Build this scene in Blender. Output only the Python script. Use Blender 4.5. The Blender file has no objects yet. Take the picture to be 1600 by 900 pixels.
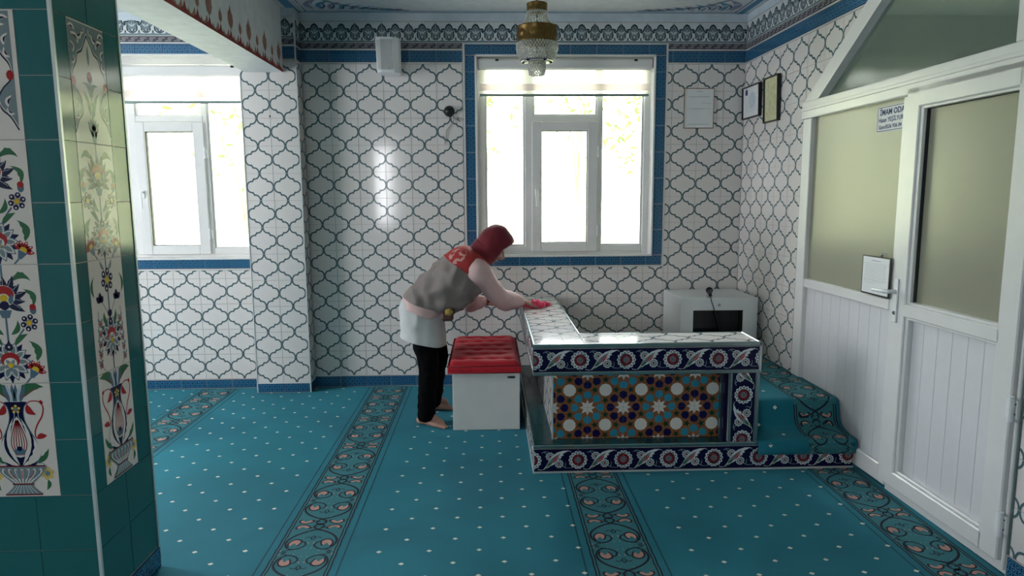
import bpy, bmesh, math, random
from mathutils import Vector, Matrix, noise
random.seed(7)
S = bpy.context.scene
COL = S.collection

# ---------------------------------------------------------------- camera
def make_camera():
    cam = bpy.data.cameras.new('camera'); o = bpy.data.objects.new('camera', cam); COL.objects.link(o)
    f, pt, yw, rl, h = 1059.54, .135192, .033038, -.0053351, 1.50413
    R = Vector((math.cos(yw), -math.sin(yw), 0)); F = Vector((math.sin(yw), math.cos(yw), 0)); Z = Vector((0, 0, 1))
    D = F*math.cos(pt) - Z*math.sin(pt); U = F*math.sin(pt) + Z*math.cos(pt)
    c, s = math.cos(rl), math.sin(rl)
    X = R*c + U*s; Y = U*c - R*s
    m = Matrix((X, Y, -D)).transposed().to_4x4(); m.translation = (0, 0, h)
    o.matrix_world = m
    cam.sensor_width = 36; cam.lens = f/1600*36; cam.clip_start = .05; cam.clip_end = 200
    S.camera = o
make_camera()

# ---------------------------------------------------------------- sky, sun, daylight portals, exposure
W = bpy.data.worlds.new('sky'); S.world = W; W.use_nodes = True
wn = W.node_tree.nodes; wn.clear()
bg = wn.new('ShaderNodeBackground'); wo = wn.new('ShaderNodeOutputWorld')
bg.inputs[0].default_value = (.95, .965, 1, 1); bg.inputs[1].default_value = 8.0
W.node_tree.links.new(bg.outputs[0], wo.inputs[0])
sun = bpy.data.lights.new('sun', 'SUN'); sun.energy = 8; sun.angle = .02; sun.color = (1, .95, .86)
so = bpy.data.objects.new('sun', sun); COL.objects.link(so); so.rotation_euler = (math.radians(-24), math.radians(-20), 0)
def portal(name, loc, rot, sx, sy):
    l = bpy.data.lights.new(name, 'AREA'); l.shape = 'RECTANGLE'; l.size = sx; l.size_y = sy
    l.cycles.is_portal = True
    o = bpy.data.objects.new(name, l); COL.objects.link(o); o.location = loc; o.rotation_euler = rot
H = math.pi/2
portal('daylight_portal', (.593, 5.47, 1.79), (-H, 0, 0), 1.36, 1.5)
portal('daylight_portal', (-2.447, 5.47, 1.79), (-H, 0, 0), 1.36, 1.5)
portal('daylight_portal', (-2.25, -3.35, 1.75), (H, 0, 0), .6, 1.5)
portal('daylight_portal', (-4.35, 3.7, 1.6), (0, -H, 0), 1.7, .8)
portal('daylight_portal', (3.3, 5.47, 1.6), (-H, 0, 0), 1.4, 1.2)
S.view_settings.view_transform = 'Standard'; S.view_settings.look = 'None'
S.view_settings.exposure = 1.5; S.view_settings.gamma = 1; S.view_settings.use_curve_mapping = False

# ---------------------------------------------------------------- materials
def lin(c):
    if isinstance(c, str):
        c = [int(c[i:i+2], 16)/255 for i in (0, 2, 4)]
    return tuple((x/12.92 if x <= .04045 else ((x+.055)/1.055)**2.4) for x in c)
MATS = {}
def mat(name, col, rough=.4, metal=0, spec=.5, **k):
    if name in MATS: return MATS[name]
    m = bpy.data.materials.new(name); m.use_nodes = True; nt = m.node_tree
    b = nt.nodes['Principled BSDF']; c = lin(col)
    b.inputs['Base Color'].default_value = (*c, 1); b.inputs['Roughness'].default_value = rough
    b.inputs['Metallic'].default_value = metal; b.inputs['Specular IOR Level'].default_value = spec
    if 'sheen' in k: b.inputs['Sheen Weight'].default_value = k['sheen']; b.inputs['Sheen Roughness'].default_value = .4
    if 'trans' in k: b.inputs['Transmission Weight'].default_value = k['trans']
    if 'alpha' in k: b.inputs['Alpha'].default_value = k['alpha']
    # fine procedural variation of colour and relief
    amt = k.get('var', .06); sc = k.get('scale', 14)
    tc = nt.nodes.new('ShaderNodeTexCoord'); n = nt.nodes.new('ShaderNodeTexNoise'); n.inputs['Scale'].default_value = sc; n.inputs['Detail'].default_value = k.get('detail', 3)
    nt.links.new(tc.outputs['Object'], n.inputs['Vector'])
    r = nt.nodes.new('ShaderNodeValToRGB')
    r.color_ramp.elements[0].position = .3; r.color_ramp.elements[1].position = .7
    r.color_ramp.elements[0].color = (*[x*(1-amt) for x in c], 1); r.color_ramp.elements[1].color = (*[min(1, x*(1+amt)) for x in c], 1)
    nt.links.new(n.outputs['Fac'], r.inputs[0]); nt.links.new(r.outputs[0], b.inputs['Base Color'])
    if k.get('bump', 0):
        n2 = nt.nodes.new('ShaderNodeTexNoise'); n2.inputs['Scale'].default_value = k.get('bscale', 60); nt.links.new(tc.outputs['Object'], n2.inputs['Vector'])
        bp = nt.nodes.new('ShaderNodeBump'); bp.inputs['Strength'].default_value = k['bump']; bp.inputs['Distance'].default_value = k.get('bdist', .002)
        nt.links.new(n2.outputs['Fac'], bp.inputs['Height']); nt.links.new(bp.outputs[0], b.inputs['Normal'])
    MATS[name] = m; return m
GL = dict(spec=.26, rough=.13, var=.02, scale=3, bump=.12, bscale=5, bdist=.004)
PAL = {}
def glaze(name, col, **k):
    kk = dict(GL); kk.update(k); PAL[name] = mat('glaze_'+name, col, **kk)
for n_, c_ in dict(white='dcd8d6', ogee='51696f', ogee_light='8ea3a6', teal='2a6768', cream='ddd3cb', navy='17163c', ink='23243f',
                   red='a32a2c', darkred='6e1a22', green='4a7a5a', leafgreen='3c6b4a', grey='7a878a', greyblue='566f80', yellow='d9b32c',
                   paper='e6e4e0', starbrown='95603f', aqua='3990ab', cobalt='1b164c', stargreen='22402a', offwhite='e6e1da',
                   crest='2d3a42', crestmid='7e9199', crestlight='b9c3c7', ledge='1f474c', meander='50505a', meanderline='c2bdbb', purple='5c3f55').items():
    glaze(n_, c_, **(dict(spec=.5, rough=.1) if n_ == 'white' else {}))
M = dict(
    grout=mat('grout', 'b3aeab', .9, bump=.3), plaster=mat('plaster', 'dde0e0', .85, bump=.15, bscale=90), ceiling=mat('ceiling_paint', 'd7dbdd', .9),
    coveblue=mat('pale_blue_paint', 'c3cfd8', .9), blue=mat('blue_paint', '5b93b6', .8), deepblue=mat('deep_blue_paint', '37658f', .8), lilac=mat('lilac_paint', '8f93ae', .8), darkpaint=mat('dark_paint', '4a4a5c', .8),
    beamred=mat('brick_red_paint', '8a2a26', .75), beambrown=mat('brown_paint', '9d7061', .75),
    pvc=mat('white_pvc', 'dcdcdc', .28, var=.02), pvcpanel=mat('white_pvc_board', 'd6d6da', .35, var=.02), gasket=mat('black_gasket', '26282a', .6),
    alu=mat('brushed_aluminium', '9fb0b0', .25, .9), steel=mat('steel', 'b9bcbf', .25, 1), whitetrim=mat('white_metal_trim', 'd2d6d6', .3, .2),
    black=mat('black_plastic', '121214', .35), blackmetal=mat('black_grille', '2a2a2c', .5, .6, bump=.5, bscale=400),
    whitemelamine=mat('white_melamine', 'dcdad7', .4, var=.02), whitepaint=mat('white_enamel', 'e2e5e8', .3, var=.02),
    brass=mat('brass', '6f5a36', .42, 1, var=.25, scale=40), blueglass=mat('cobalt_glass', '16184a', .1),
    velvet=mat('red_velvet', 'b00a20', .8, sheen=.12, var=.15, scale=30, bump=.3, bscale=80), piping=mat('dark_red_piping', '7c0d1c', .8),
    carpetbase=None,
    skin=mat('skin', 'ad8474', .5, var=.05), skinfoot=mat('foot_skin', '8b6e68', .55, var=.08),
    hijab=mat('maroon_headscarf', '6b1322', .85, sheen=.25, var=.12, scale=25, bump=.3, bscale=300, bdist=.0006),
    vest=mat('grey_vest_cloth', '857b78', .85, var=.08, scale=12, bump=.35, bscale=250, bdist=.0006),
    shirt=mat('pale_pink_shirt', 'd3b3b1', .85, var=.06, bump=.3, bscale=250, bdist=.0006), tunic=mat('white_tunic', 'c2c4c4', .85, var=.04, bump=.3, bscale=250, bdist=.0006),
    trousers=mat('black_trousers', '08080a', .95, spec=.1, var=.2, bump=.3, bscale=250, bdist=.0006), bracelet=mat('dark_red_band', '5c1620', .4),
    pinkcloth=mat('pink_cleaning_cloth', 'fb4f77', .8, sheen=.3, var=.1, bump=.4, bscale=200), sponge=mat('yellow_sponge', 'a08a45', .95, bump=.6, bscale=200), pouch=mat('brown_leather', '4f3029', .6),
    paper=mat('white_paper', 'dcdfe2', .7, var=.02), printink=mat('grey_print', '8c9298', .8), bluegreyink=mat('blue_print', '35406e', .8), yellowpaper=mat('yellowed_paper', 'c7c79c', .7, var=.15, scale=30), wood=mat('thin_wood_frame', '8d6c52', .5),
    darkroom=mat('cabinet_interior', '3a3331', .6), grass=mat('sunlit_grass', 'a5aa80', .95, var=.3, scale=2), leaf=mat('shrub_leaves', '4f7a2a', .7, var=.4, scale=5), bark=mat('bark', '6b5a48', .9),
    officewall=mat('office_wall', 'bcbdb2', .9), asphalt=mat('pale_ground', 'cfcac0', .95, var=.2, scale=3))

def carpet_material(name, col, col2):
    m = bpy.data.materials.new(name); m.use_nodes = True; nt = m.node_tree; b = nt.nodes['Principled BSDF']
    tc = nt.nodes.new('ShaderNodeTexCoord'); n = nt.nodes.new('ShaderNodeTexNoise'); n.inputs['Scale'].default_value = 1.6; n.inputs['Detail'].default_value = 5; n.inputs['Distortion'].default_value = .6
    r = nt.nodes.new('ShaderNodeValToRGB'); r.color_ramp.elements[0].position = .35; r.color_ramp.elements[1].position = .68
    r.color_ramp.elements[0].color = (*lin(col), 1); r.color_ramp.elements[1].color = (*lin(col2), 1)
    n2 = nt.nodes.new('ShaderNodeTexNoise'); n2.inputs['Scale'].default_value = 450; n2.inputs['Detail'].default_value = 2
    mx = nt.nodes.new('ShaderNodeMix'); mx.data_type = 'RGBA'; mx.blend_type = 'MULTIPLY'; mx.inputs[0].default_value = .45
    bp = nt.nodes.new('ShaderNodeBump'); bp.inputs['Strength'].default_value = .5; bp.inputs['Distance'].default_value = .003
    L = nt.links.new
    L(tc.outputs['Object'], n.inputs['Vector']); L(tc.outputs['Object'], n2.inputs['Vector']); L(n.outputs['Fac'], r.inputs[0])
    L(r.outputs[0], mx.inputs[6]); L(n2.outputs['Color'], mx.inputs[7]); L(mx.outputs[2], b.inputs['Base Color']); L(n2.outputs['Fac'], bp.inputs['Height']); L(bp.outputs[0], b.inputs['Normal'])
    b.inputs['Roughness'].default_value = .85; b.inputs['Sheen Weight'].default_value = .35; b.inputs['Sheen Roughness'].default_value = .5; b.inputs['Sheen Tint'].default_value = (*lin('6fb6cf'), 1)
    b.inputs['Specular IOR Level'].default_value = .25
    return m
M['carpet'] = carpet_material('teal_carpet', '156f81', '1e8396'); M['carpetband'] = carpet_material('grey_teal_carpet', '32757d', '3d8188')
PAL.update(cdot=mat('carpet_cream', 'd9dcd0', .9), cink=mat('carpet_navy', '0b1a2c', .9), csalmon=mat('carpet_salmon', 'b58a80', .9), cband=M['carpetband'], cline=mat('carpet_dark_teal', '0b4350', .9), cspeck=mat('carpet_speck', '6fa3a8', .9), cteal=M['carpet'])
PAL.update({k: M[k] for k in ('blue', 'deepblue', 'coveblue', 'lilac', 'darkpaint', 'beamred', 'beambrown', 'paper', 'printink', 'bluegreyink', 'whitepaint', 'yellowpaper', 'black')})

def net_material():
    # dark blue glazed band tile with a lattice of light blue rings
    m = bpy.data.materials.new('glaze_blue_lattice'); m.use_nodes = True; nt = m.node_tree; b = nt.nodes['Principled BSDF']; L = nt.links.new
    tc = nt.nodes.new('ShaderNodeTexCoord'); sep = nt.nodes.new('ShaderNodeSeparateXYZ'); L(tc.outputs['Object'], sep.inputs[0])
    def mth(op, a, c=None, d=None):
        n = nt.nodes.new('ShaderNodeMath'); n.operation = op
        for i, v in enumerate((a, c, d)):
            if v is None: continue
            if hasattr(v, 'is_linked') or hasattr(v, 'links'): L(v, n.inputs[i])
            else: n.inputs[i].default_value = v
        return n.outputs[0]
    PX, PY = .0364, .0425
    def dist(ox, oy):
        fx = mth('SUBTRACT', mth('FRACT', mth('ADD', mth('DIVIDE', sep.outputs[0], PX), 100+ox)), .5)
        fy = mth('SUBTRACT', mth('FRACT', mth('ADD', mth('DIVIDE', sep.outputs[1], PY), 100+oy)), .5)
        fx = mth('MULTIPLY', fx, PX); fy = mth('MULTIPLY', fy, PY)
        return mth('SQRT', mth('ADD', mth('MULTIPLY', fx, fx), mth('MULTIPLY', fy, fy)))
    d = mth('MINIMUM', dist(0, 0), dist(.5, .5))
    ring = mth('LESS_THAN', mth('ABSOLUTE', mth('SUBTRACT', d, .0118)), .0018)
    dot = mth('LESS_THAN', d, .0048)
    w = mth('MAXIMUM', ring, dot)
    mx = nt.nodes.new('ShaderNodeMix'); mx.data_type = 'RGBA'; mx.inputs[6].default_value = (*lin('112f5a'), 1); mx.inputs[7].default_value = (*lin('3f7fa0'), 1)
    L(w, mx.inputs[0]); L(mx.outputs[2], b.inputs['Base Color']); b.inputs['Roughness'].default_value = .12
    return m
PAL['lattice'] = net_material()
PAL['edgeblue'] = mat('glaze_edge_navy', '17305c', .12)

def glass_material(name, tint=(1, 1, 1), gloss=.08, rough=.0):
    m = bpy.data.materials.new(name); m.use_nodes = True; nt = m.node_tree; nt.nodes.clear(); L = nt.links.new
    o = nt.nodes.new('ShaderNodeOutputMaterial'); t = nt.nodes.new('ShaderNodeBsdfTransparent'); g = nt.nodes.new('ShaderNodeBsdfGlossy'); mx = nt.nodes.new('ShaderNodeMixShader')
    f = nt.nodes.new('ShaderNodeFresnel'); f.inputs[0].default_value = 1.45
    t.inputs[0].default_value = (*tint, 1); g.inputs['Roughness'].default_value = rough
    L(f.outputs[0], mx.inputs[0]); L(t.outputs[0], mx.inputs[1]); L(g.outputs[0], mx.inputs[2]); L(mx.outputs[0], o.inputs[0]); return m
M['glass'] = glass_material('clear_window_glass', (.96, .98, .97)); M['smoked'] = glass_material('smoked_glass', (.22, .2, .2)); M['reflectglass'] = None
def frosted():
    m = bpy.data.materials.new('frosted_glass'); m.use_nodes = True; nt = m.node_tree; nt.nodes.clear(); L = nt.links.new
    o = nt.nodes.new('ShaderNodeOutputMaterial'); t = nt.nodes.new('ShaderNodeBsdfTranslucent'); d = nt.nodes.new('ShaderNodeBsdfDiffuse'); g = nt.nodes.new('ShaderNodeBsdfGlossy')
    m1 = nt.nodes.new('ShaderNodeMixShader'); m2 = nt.nodes.new('ShaderNodeMixShader'); f = nt.nodes.new('ShaderNodeFresnel')
    t.inputs[0].default_value = (*lin('ced1c4'), 1); d.inputs[0].default_value = (*lin('a8a897'), 1); g.inputs['Roughness'].default_value = .28
    m1.inputs[0].default_value = .6
    n = nt.nodes.new('ShaderNodeTexNoise'); n.inputs['Scale'].default_value = 350; bp = nt.nodes.new('ShaderNodeBump'); bp.inputs['Strength'].default_value = .15
    L(n.outputs['Fac'], bp.inputs['Height']); L(bp.outputs[0], g.inputs['Normal'])
    L(t.outputs[0], m1.inputs[1]); L(d.outputs[0], m1.inputs[2]); L(f.outputs[0], m2.inputs[0]); L(m1.outputs[0], m2.inputs[1]); L(g.outputs[0], m2.inputs[2]); L(m2.outputs[0], o.inputs[0]); return m
M['frosted'] = frosted()
def reflectglass():  # clear pane: diffuse grey green stands in for the ceiling's reflection
    m = bpy.data.materials.new('ceiling_reflection_glass'); m.use_nodes = True; nt = m.node_tree; L = nt.links.new; b = nt.nodes['Principled BSDF']; o = nt.nodes['Material Output']
    b.inputs['Base Color'].default_value = (*lin('74837c'), 1); b.inputs['Roughness'].default_value = .12; t = nt.nodes.new('ShaderNodeBsdfTransparent'); t.inputs[0].default_value = (.7, .76, .72, 1); x = nt.nodes.new('ShaderNodeMixShader'); x.inputs[0].default_value = .55
    n = nt.nodes.new('ShaderNodeTexNoise'); n.inputs['Scale'].default_value = 300; bp = nt.nodes.new('ShaderNodeBump'); bp.inputs['Strength'].default_value = .03; L(n.outputs['Fac'], bp.inputs['Height']); L(bp.outputs[0], b.inputs['Normal'])
    L(t.outputs[0], x.inputs[1]); L(b.outputs[0], x.inputs[2]); L(x.outputs[0], o.inputs[0]); return m
M['reflectglass'] = reflectglass()
def cloth_band(name, col, tr):
    m = bpy.data.materials.new(name); m.use_nodes = True; nt = m.node_tree; nt.nodes.clear(); L = nt.links.new
    o = nt.nodes.new('ShaderNodeOutputMaterial'); t = nt.nodes.new('ShaderNodeBsdfTranslucent'); d = nt.nodes.new('ShaderNodeBsdfDiffuse'); p = nt.nodes.new('ShaderNodeBsdfTransparent')
    m1 = nt.nodes.new('ShaderNodeMixShader'); m2 = nt.nodes.new('ShaderNodeMixShader'); m1.inputs[0].default_value = .5; m2.inputs[0].default_value = tr
    t.inputs[0].default_value = (*lin(col), 1); d.inputs[0].default_value = (*lin(col), 1)
    n = nt.nodes.new('ShaderNodeTexNoise'); n.inputs['Scale'].default_value = 500; bp = nt.nodes.new('ShaderNodeBump'); bp.inputs['Strength'].default_value = .1; L(n.outputs['Fac'], bp.inputs['Height']); L(bp.outputs[0], d.inputs['Normal'])
    L(t.outputs[0], m1.inputs[1]); L(d.outputs[0], m1.inputs[2]); L(m1.outputs[0], m2.inputs[1]); L(p.outputs[0], m2.inputs[2]); L(m2.outputs[0], o.inputs[0]); return m
M['blindopaque'] = cloth_band('zebra_blind_dense', 'e6dedb', .03); M['blindsheer'] = cloth_band('zebra_blind_sheer', 'f4f2ee', .45)
def crystal():
    m = bpy.data.materials.new('crystal'); m.use_nodes = True; nt = m.node_tree; nt.nodes.clear(); L = nt.links.new
    o = nt.nodes.new('ShaderNodeOutputMaterial'); t = nt.nodes.new('ShaderNodeBsdfTransparent'); g = nt.nodes.new('ShaderNodeBsdfGlossy'); d = nt.nodes.new('ShaderNodeBsdfTranslucent'); e = nt.nodes.new('ShaderNodeBsdfDiffuse')
    g.inputs['Roughness'].default_value = .08; t.inputs[0].default_value = (.9, .9, .9, 1); d.inputs[0].default_value = (.9, .88, .85, 1); e.inputs[0].default_value = (.8, .78, .75, 1)
    a = nt.nodes.new('ShaderNodeMixShader'); b = nt.nodes.new('ShaderNodeMixShader'); c = nt.nodes.new('ShaderNodeMixShader'); a.inputs[0].default_value = .5; b.inputs[0].default_value = .5; c.inputs[0].default_value = .38
    L(d.outputs[0], a.inputs[1]); L(e.outputs[0], a.inputs[2]); L(a.outputs[0], b.inputs[1]); L(g.outputs[0], b.inputs[2]); L(b.outputs[0], c.inputs[1]); L(t.outputs[0], c.inputs[2]); L(c.outputs[0], o.inputs[0]); return m
M['crystal'] = crystal()

# ---------------------------------------------------------------- object helpers
WM = {}
I4 = Matrix.Identity(4)
def link(o, parent=None, world=None):
    COL.objects.link(o); w = world if world is not None else I4.copy()
    if parent is not None:
        o.parent = parent; o.matrix_parent_inverse = WM[parent].inverted()
    o.matrix_basis = w; WM[o] = w
    return o
def thing(name, label, cat, loc=(0, 0, 0), group=None, kind=None):
    o = bpy.data.objects.new(name, None); o.empty_display_size = .1
    link(o, None, Matrix.Translation(loc)); tag(o, label, cat, group, kind); return o
def tag(o, label=None, cat=None, group=None, kind=None):
    if label: o['label'] = label
    if cat: o['category'] = cat
    if group: o['group'] = group
    if kind: o['kind'] = kind
    return o
class Fr:                                                   # a plane: origin, two directions and the outward normal
    def __init__(s, O, U, V):
        s.O = Vector(O); s.U = Vector(U).normalized(); s.V = Vector(V).normalized(); s.N = s.U.cross(s.V)
    def p(s, u, v, w=0): return s.O + s.U*u + s.V*v + s.N*w
    def m(s, u, v, w=0):
        m = Matrix((s.U, s.V, s.N)).transposed().to_4x4(); m.translation = s.p(u, v, w); return m
WORLD = Fr((0, 0, 0), (1, 0, 0), (0, 1, 0))
class MB:
    def __init__(s): s.v = []; s.f = []; s.mi = []; s.mats = []
    def slot(s, m):
        if m not in s.mats: s.mats.append(m)
        return s.mats.index(m)
    def add(s, vs, fs, m):
        b = len(s.v); s.v += [tuple(x) for x in vs]; k = s.slot(m)
        for f in fs: s.f.append(tuple(i+b for i in f)); s.mi.append(k)
    def box(s, x0, x1, y0, y1, z0, z1, m, fr=WORLD, bev=0):
        if x1 < x0: x0, x1 = x1, x0
        if y1 < y0: y0, y1 = y1, y0
        if z1 < z0: z0, z1 = z1, z0
        if bev:
            b = min(bev, (x1-x0)*.4, (y1-y0)*.4, (z1-z0)*.4)
            P = []; 
            for (a0, a1, z) in ((b, b, z0), (0, 0, z0+b), (0, 0, z1-b), (b, b, z1)):
                a = a0; c = b - a
                P += [(x0+b, y0+a, z), (x1-b, y0+a, z), (x1-a, y0+b, z), (x1-a, y1-b, z), (x1-b, y1-a, z), (x0+b, y1-a, z), (x0+a, y1-b, z), (x0+a, y0+b, z)]
            F = [tuple(range(7, -1, -1)), tuple(range(24, 32))]
            for r in range(3):
                for i in range(8):
                    j = (i+1) % 8; F.append((r*8+i, r*8+j, r*8+8+j, r*8+8+i))
            s.add([fr.p(*q) for q in P], F, m)
        else:
            P = [(x0, y0, z0), (x1, y0, z0), (x1, y1, z0), (x0, y1, z0), (x0, y0, z1), (x1, y0, z1), (x1, y1, z1), (x0, y1, z1)]
            s.add([fr.p(*q) for q in P], [(3, 2, 1, 0), (4, 5, 6, 7), (0, 1, 5, 4), (1, 2, 6, 5), (2, 3, 7, 6), (3, 0, 4, 7)], m)
        return s
    def prism(s, poly, w0, w1, m, fr=WORLD):
        n = len(poly)
        s.add([fr.p(x, y, w0) for x, y in poly] + [fr.p(x, y, w1) for x, y in poly],
              [tuple(range(n-1, -1, -1)), tuple(range(n, 2*n))] + [(i, (i+1) % n, n+(i+1) % n, n+i) for i in range(n)], m); return s
    def tube(s, pts, r, m, n=8, cap=True):
        pts = [Vector(p) for p in pts]; k = len(pts); rs = r if isinstance(r, (list, tuple)) else [r]*k
        vs = []; ref = None
        for i, p in enumerate(pts):
            t = (pts[min(i+1, k-1)] - pts[max(i-1, 0)]).normalized()
            if ref is None: ref = Vector((0, 0, 1)) if abs(t.z) < .9 else Vector((1, 0, 0))
            a = (ref - t*ref.dot(t)).normalized(); b = t.cross(a); ref = a
            for j in range(n):
                q = 2*math.pi*j/n; vs.append(p + a*(math.cos(q)*rs[i]) + b*(math.sin(q)*rs[i]))
        fs = [(i*n+j, i*n+(j+1) % n, (i+1)*n+(j+1) % n, (i+1)*n+j) for i in range(k-1) for j in range(n)]
        if cap: fs += [tuple(range(n-1, -1, -1)), tuple(range((k-1)*n, k*n))]
        s.add(vs, fs, m); return s
    def lathe(s, prof, c, m, n=24, fr=None):
        c = Vector(c); fr = fr or Fr((0, 0, 0), (1, 0, 0), (0, 1, 0)); vs = []
        for (r, z) in prof:
            for j in range(n):
                q = 2*math.pi*j/n; vs.append(c + fr.U*(r*math.cos(q)) + fr.V*(r*math.sin(q)) + fr.N*z)
        k = len(prof); s.add(vs, [(i*n+j, i*n+(j+1) % n, (i+1)*n+(j+1) % n, (i+1)*n+j) for i in range(k-1) for j in range(n)], m); return s
    def ball(s, c, r, m, n=8, k=5, sc=(1, 1, 1)):
        c = Vector(c); vs = [c+Vector((0, 0, -r*sc[2]))]
        for i in range(1, k):
            a = -H + math.pi*i/k
            for j in range(n): q = 2*math.pi*j/n; vs.append(c+Vector((math.cos(a)*math.cos(q)*r*sc[0], math.cos(a)*math.sin(q)*r*sc[1], math.sin(a)*r*sc[2])))
        vs.append(c+Vector((0, 0, r*sc[2]))); e = len(vs)-1
        fs = [(0, 1+(j+1) % n, 1+j) for j in range(n)]
        for i in range(k-2): fs += [(1+i*n+j, 1+i*n+(j+1) % n, 1+(i+1)*n+(j+1) % n, 1+(i+1)*n+j) for j in range(n)]
        fs += [(e, 1+(k-2)*n+j, 1+(k-2)*n+(j+1) % n) for j in range(n)]
        s.add(vs, fs, m); return s
    def mesh(s, name, smooth=False):
        me = bpy.data.meshes.new(name); me.from_pydata(s.v, [], s.f)
        for m in s.mats: me.materials.append(m)
        me.polygons.foreach_set('material_index', s.mi)
        if smooth: me.polygons.foreach_set('use_smooth', [True]*len(s.f))
        me.update(); return me
    def build(s, name, parent=None, smooth=False, kind=None, label=None, mods=()):
        o = link(bpy.data.objects.new(name, s.mesh(name, smooth)), parent)
        if kind: o['kind'] = kind
        if label: o['label'] = label
        return o
def auto_smooth(o, ang=40):
    me = o.data
    bm = bmesh.new(); bm.from_mesh(me)
    for f in bm.faces: f.smooth = True
    for e in bm.edges: e.smooth = len(e.link_faces) == 2 and e.calc_face_angle(0) < math.radians(ang)
    bm.to_mesh(me); bm.free()

# ---------------------------------------------------------------- flat glazed ornament: outlines in the plane, clipped to a tile and laid on it
def catmull(P, n=6, closed=False):
    out = []; k = len(P)
    for i in range(k if closed else k-1):
        g = (lambda j: P[j % k]) if closed else (lambda j: P[max(0, min(k-1, j))])
        p0, p1, p2, p3 = g(i-1), g(i), g(i+1), g(i+2)
        for j in range(n):
            t = j/n
            out.append(tuple(.5*((2*p1[a]) + (-p0[a]+p2[a])*t + (2*p0[a]-5*p1[a]+4*p2[a]-p3[a])*t*t + (-p0[a]+3*p1[a]-3*p2[a]+p3[a])*t**3) for a in (0, 1)))
    if not closed: out.append(tuple(P[-1]))
    return out
def clip_poly(P, C):
    for i in range(len(C)):
        a, b = C[i], C[(i+1) % len(C)]; out = []
        if not P: return P
        ex, ey = b[0]-a[0], b[1]-a[1]
        sd = lambda p: ex*(p[1]-a[1]) - ey*(p[0]-a[0])
        for j in range(len(P)):
            p, q = P[j-1], P[j]; sp, sq = sd(p), sd(q)
            if (sp >= 0) != (sq >= 0):
                t = sp/(sp-sq); out.append((p[0]+(q[0]-p[0])*t, p[1]+(q[1]-p[1])*t))
            if sq >= 0: out.append(q)
        P = out
    return P
def area(P): return .5*sum(P[i-1][0]*P[i][1]-P[i][0]*P[i-1][1] for i in range(len(P)))
class Art:
    def __init__(s): s.P = []
    def poly(s, pts, c, l=1): s.P.append(([tuple(p) for p in pts], c, l)); return s
    def circ(s, x, y, r, c, l=1, n=14, ry=None, rot=0):
        ry = ry or r; cs, sn = math.cos(rot), math.sin(rot); q = []
        for i in range(n):
            a = 2*math.pi*i/n; X, Y = r*math.cos(a), ry*math.sin(a); q.append((x+X*cs-Y*sn, y+X*sn+Y*cs))
        return s.poly(q, c, l)
    def stroke(s, P, w, c, l=1, closed=False):
        k = len(P); ws = w if callable(w) else (lambda t: w); L = []; R = []
        for i in range(k):
            a = P[i-1] if (i or closed) else P[0]; b = P[(i+1) % k] if (i < k-1 or closed) else P[-1]
            dx, dy = b[0]-a[0], b[1]-a[1]; d = math.hypot(dx, dy) or 1; h = ws(i/(k-1))/2
            L.append((P[i][0]-dy/d*h, P[i][1]+dx/d*h)); R.append((P[i][0]+dy/d*h, P[i][1]-dx/d*h))
        for i in range(k if closed else k-1):
            j = (i+1) % k; s.poly([R[i], R[j], L[j], L[i]], c, l)
        return s
    def leaf(s, x0, y0, x1, y1, w, c, l=1, bend=0, n=7, teeth=0):
        dx, dy = x1-x0, y1-y0; d = math.hypot(dx, dy); nx, ny = -dy/d, dx/d; A = []; B = []
        for i in range(n+1):
            t = i/n; o = bend*d*4*t*(1-t); h = w*math.sin(math.pi*min(1, t**.8))**.9 if 0 < i < n else 0
            tt = (1+.35*(i % 2)) if teeth else 1
            A.append((x0+dx*t+nx*(o+h*tt), y0+dy*t+ny*(o+h*tt))); B.append((x0+dx*t+nx*(o-h), y0+dy*t+ny*(o-h)))
        return s.poly(B + A[-2:0:-1], c, l)
    def put(s, o, x=0, y=0, rot=0, sx=1, sy=None, dl=0):
        sy = sx if sy is None else sy; cs, sn = math.cos(rot), math.sin(rot)
        for P, c, l in o.P: s.P.append(([(x+a*sx*cs-b*sy*sn, y+a*sx*sn+b*sy*cs) for a, b in P], c, l+dl))
        return s
    def mirror(s): 
        a = Art(); a.P = s.P + [([(-x, y) for x, y in P], c, l) for P, c, l in s.P]; return a
LAY = .00022
def plate_mesh(name, C, th, base, art=None, side=None):
    """a tile: prism with outline C (front face at w=0), with its glazed drawing on it"""
    mb = MB(); n = len(C); bm_ = PAL[base] if isinstance(base, str) else base
    mb.add([(x, y, -th) for x, y in C] + [(x, y, 0) for x, y in C], [tuple(range(n, 2*n))] + [(i, (i+1) % n, n+(i+1) % n, n+i) for i in range(n)], bm_)
    if art: art_into(mb, art, C, lambda u, v, w: (u, v, w))
    return mb.mesh(name)
def art_into(mb, art, C, fn):
    for P, c, l in art.P:
        if C is not None:
            P = clip_poly(P if area(P) > 0 else P[::-1], C)
        elif area(P) < 0: P = P[::-1]
        if len(P) < 3 or abs(area(P)) < 1e-8: continue
        mb.add([fn(x, y, l*LAY) for x, y in P], [tuple(range(len(P)))], PAL[c])
def inset_rect(x0, x1, y0, y1, g=.0013): return [(x0+g, y0+g), (x1-g, y0+g), (x1-g, y1-g), (x0+g, y1-g)]
CACHE = {}
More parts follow.
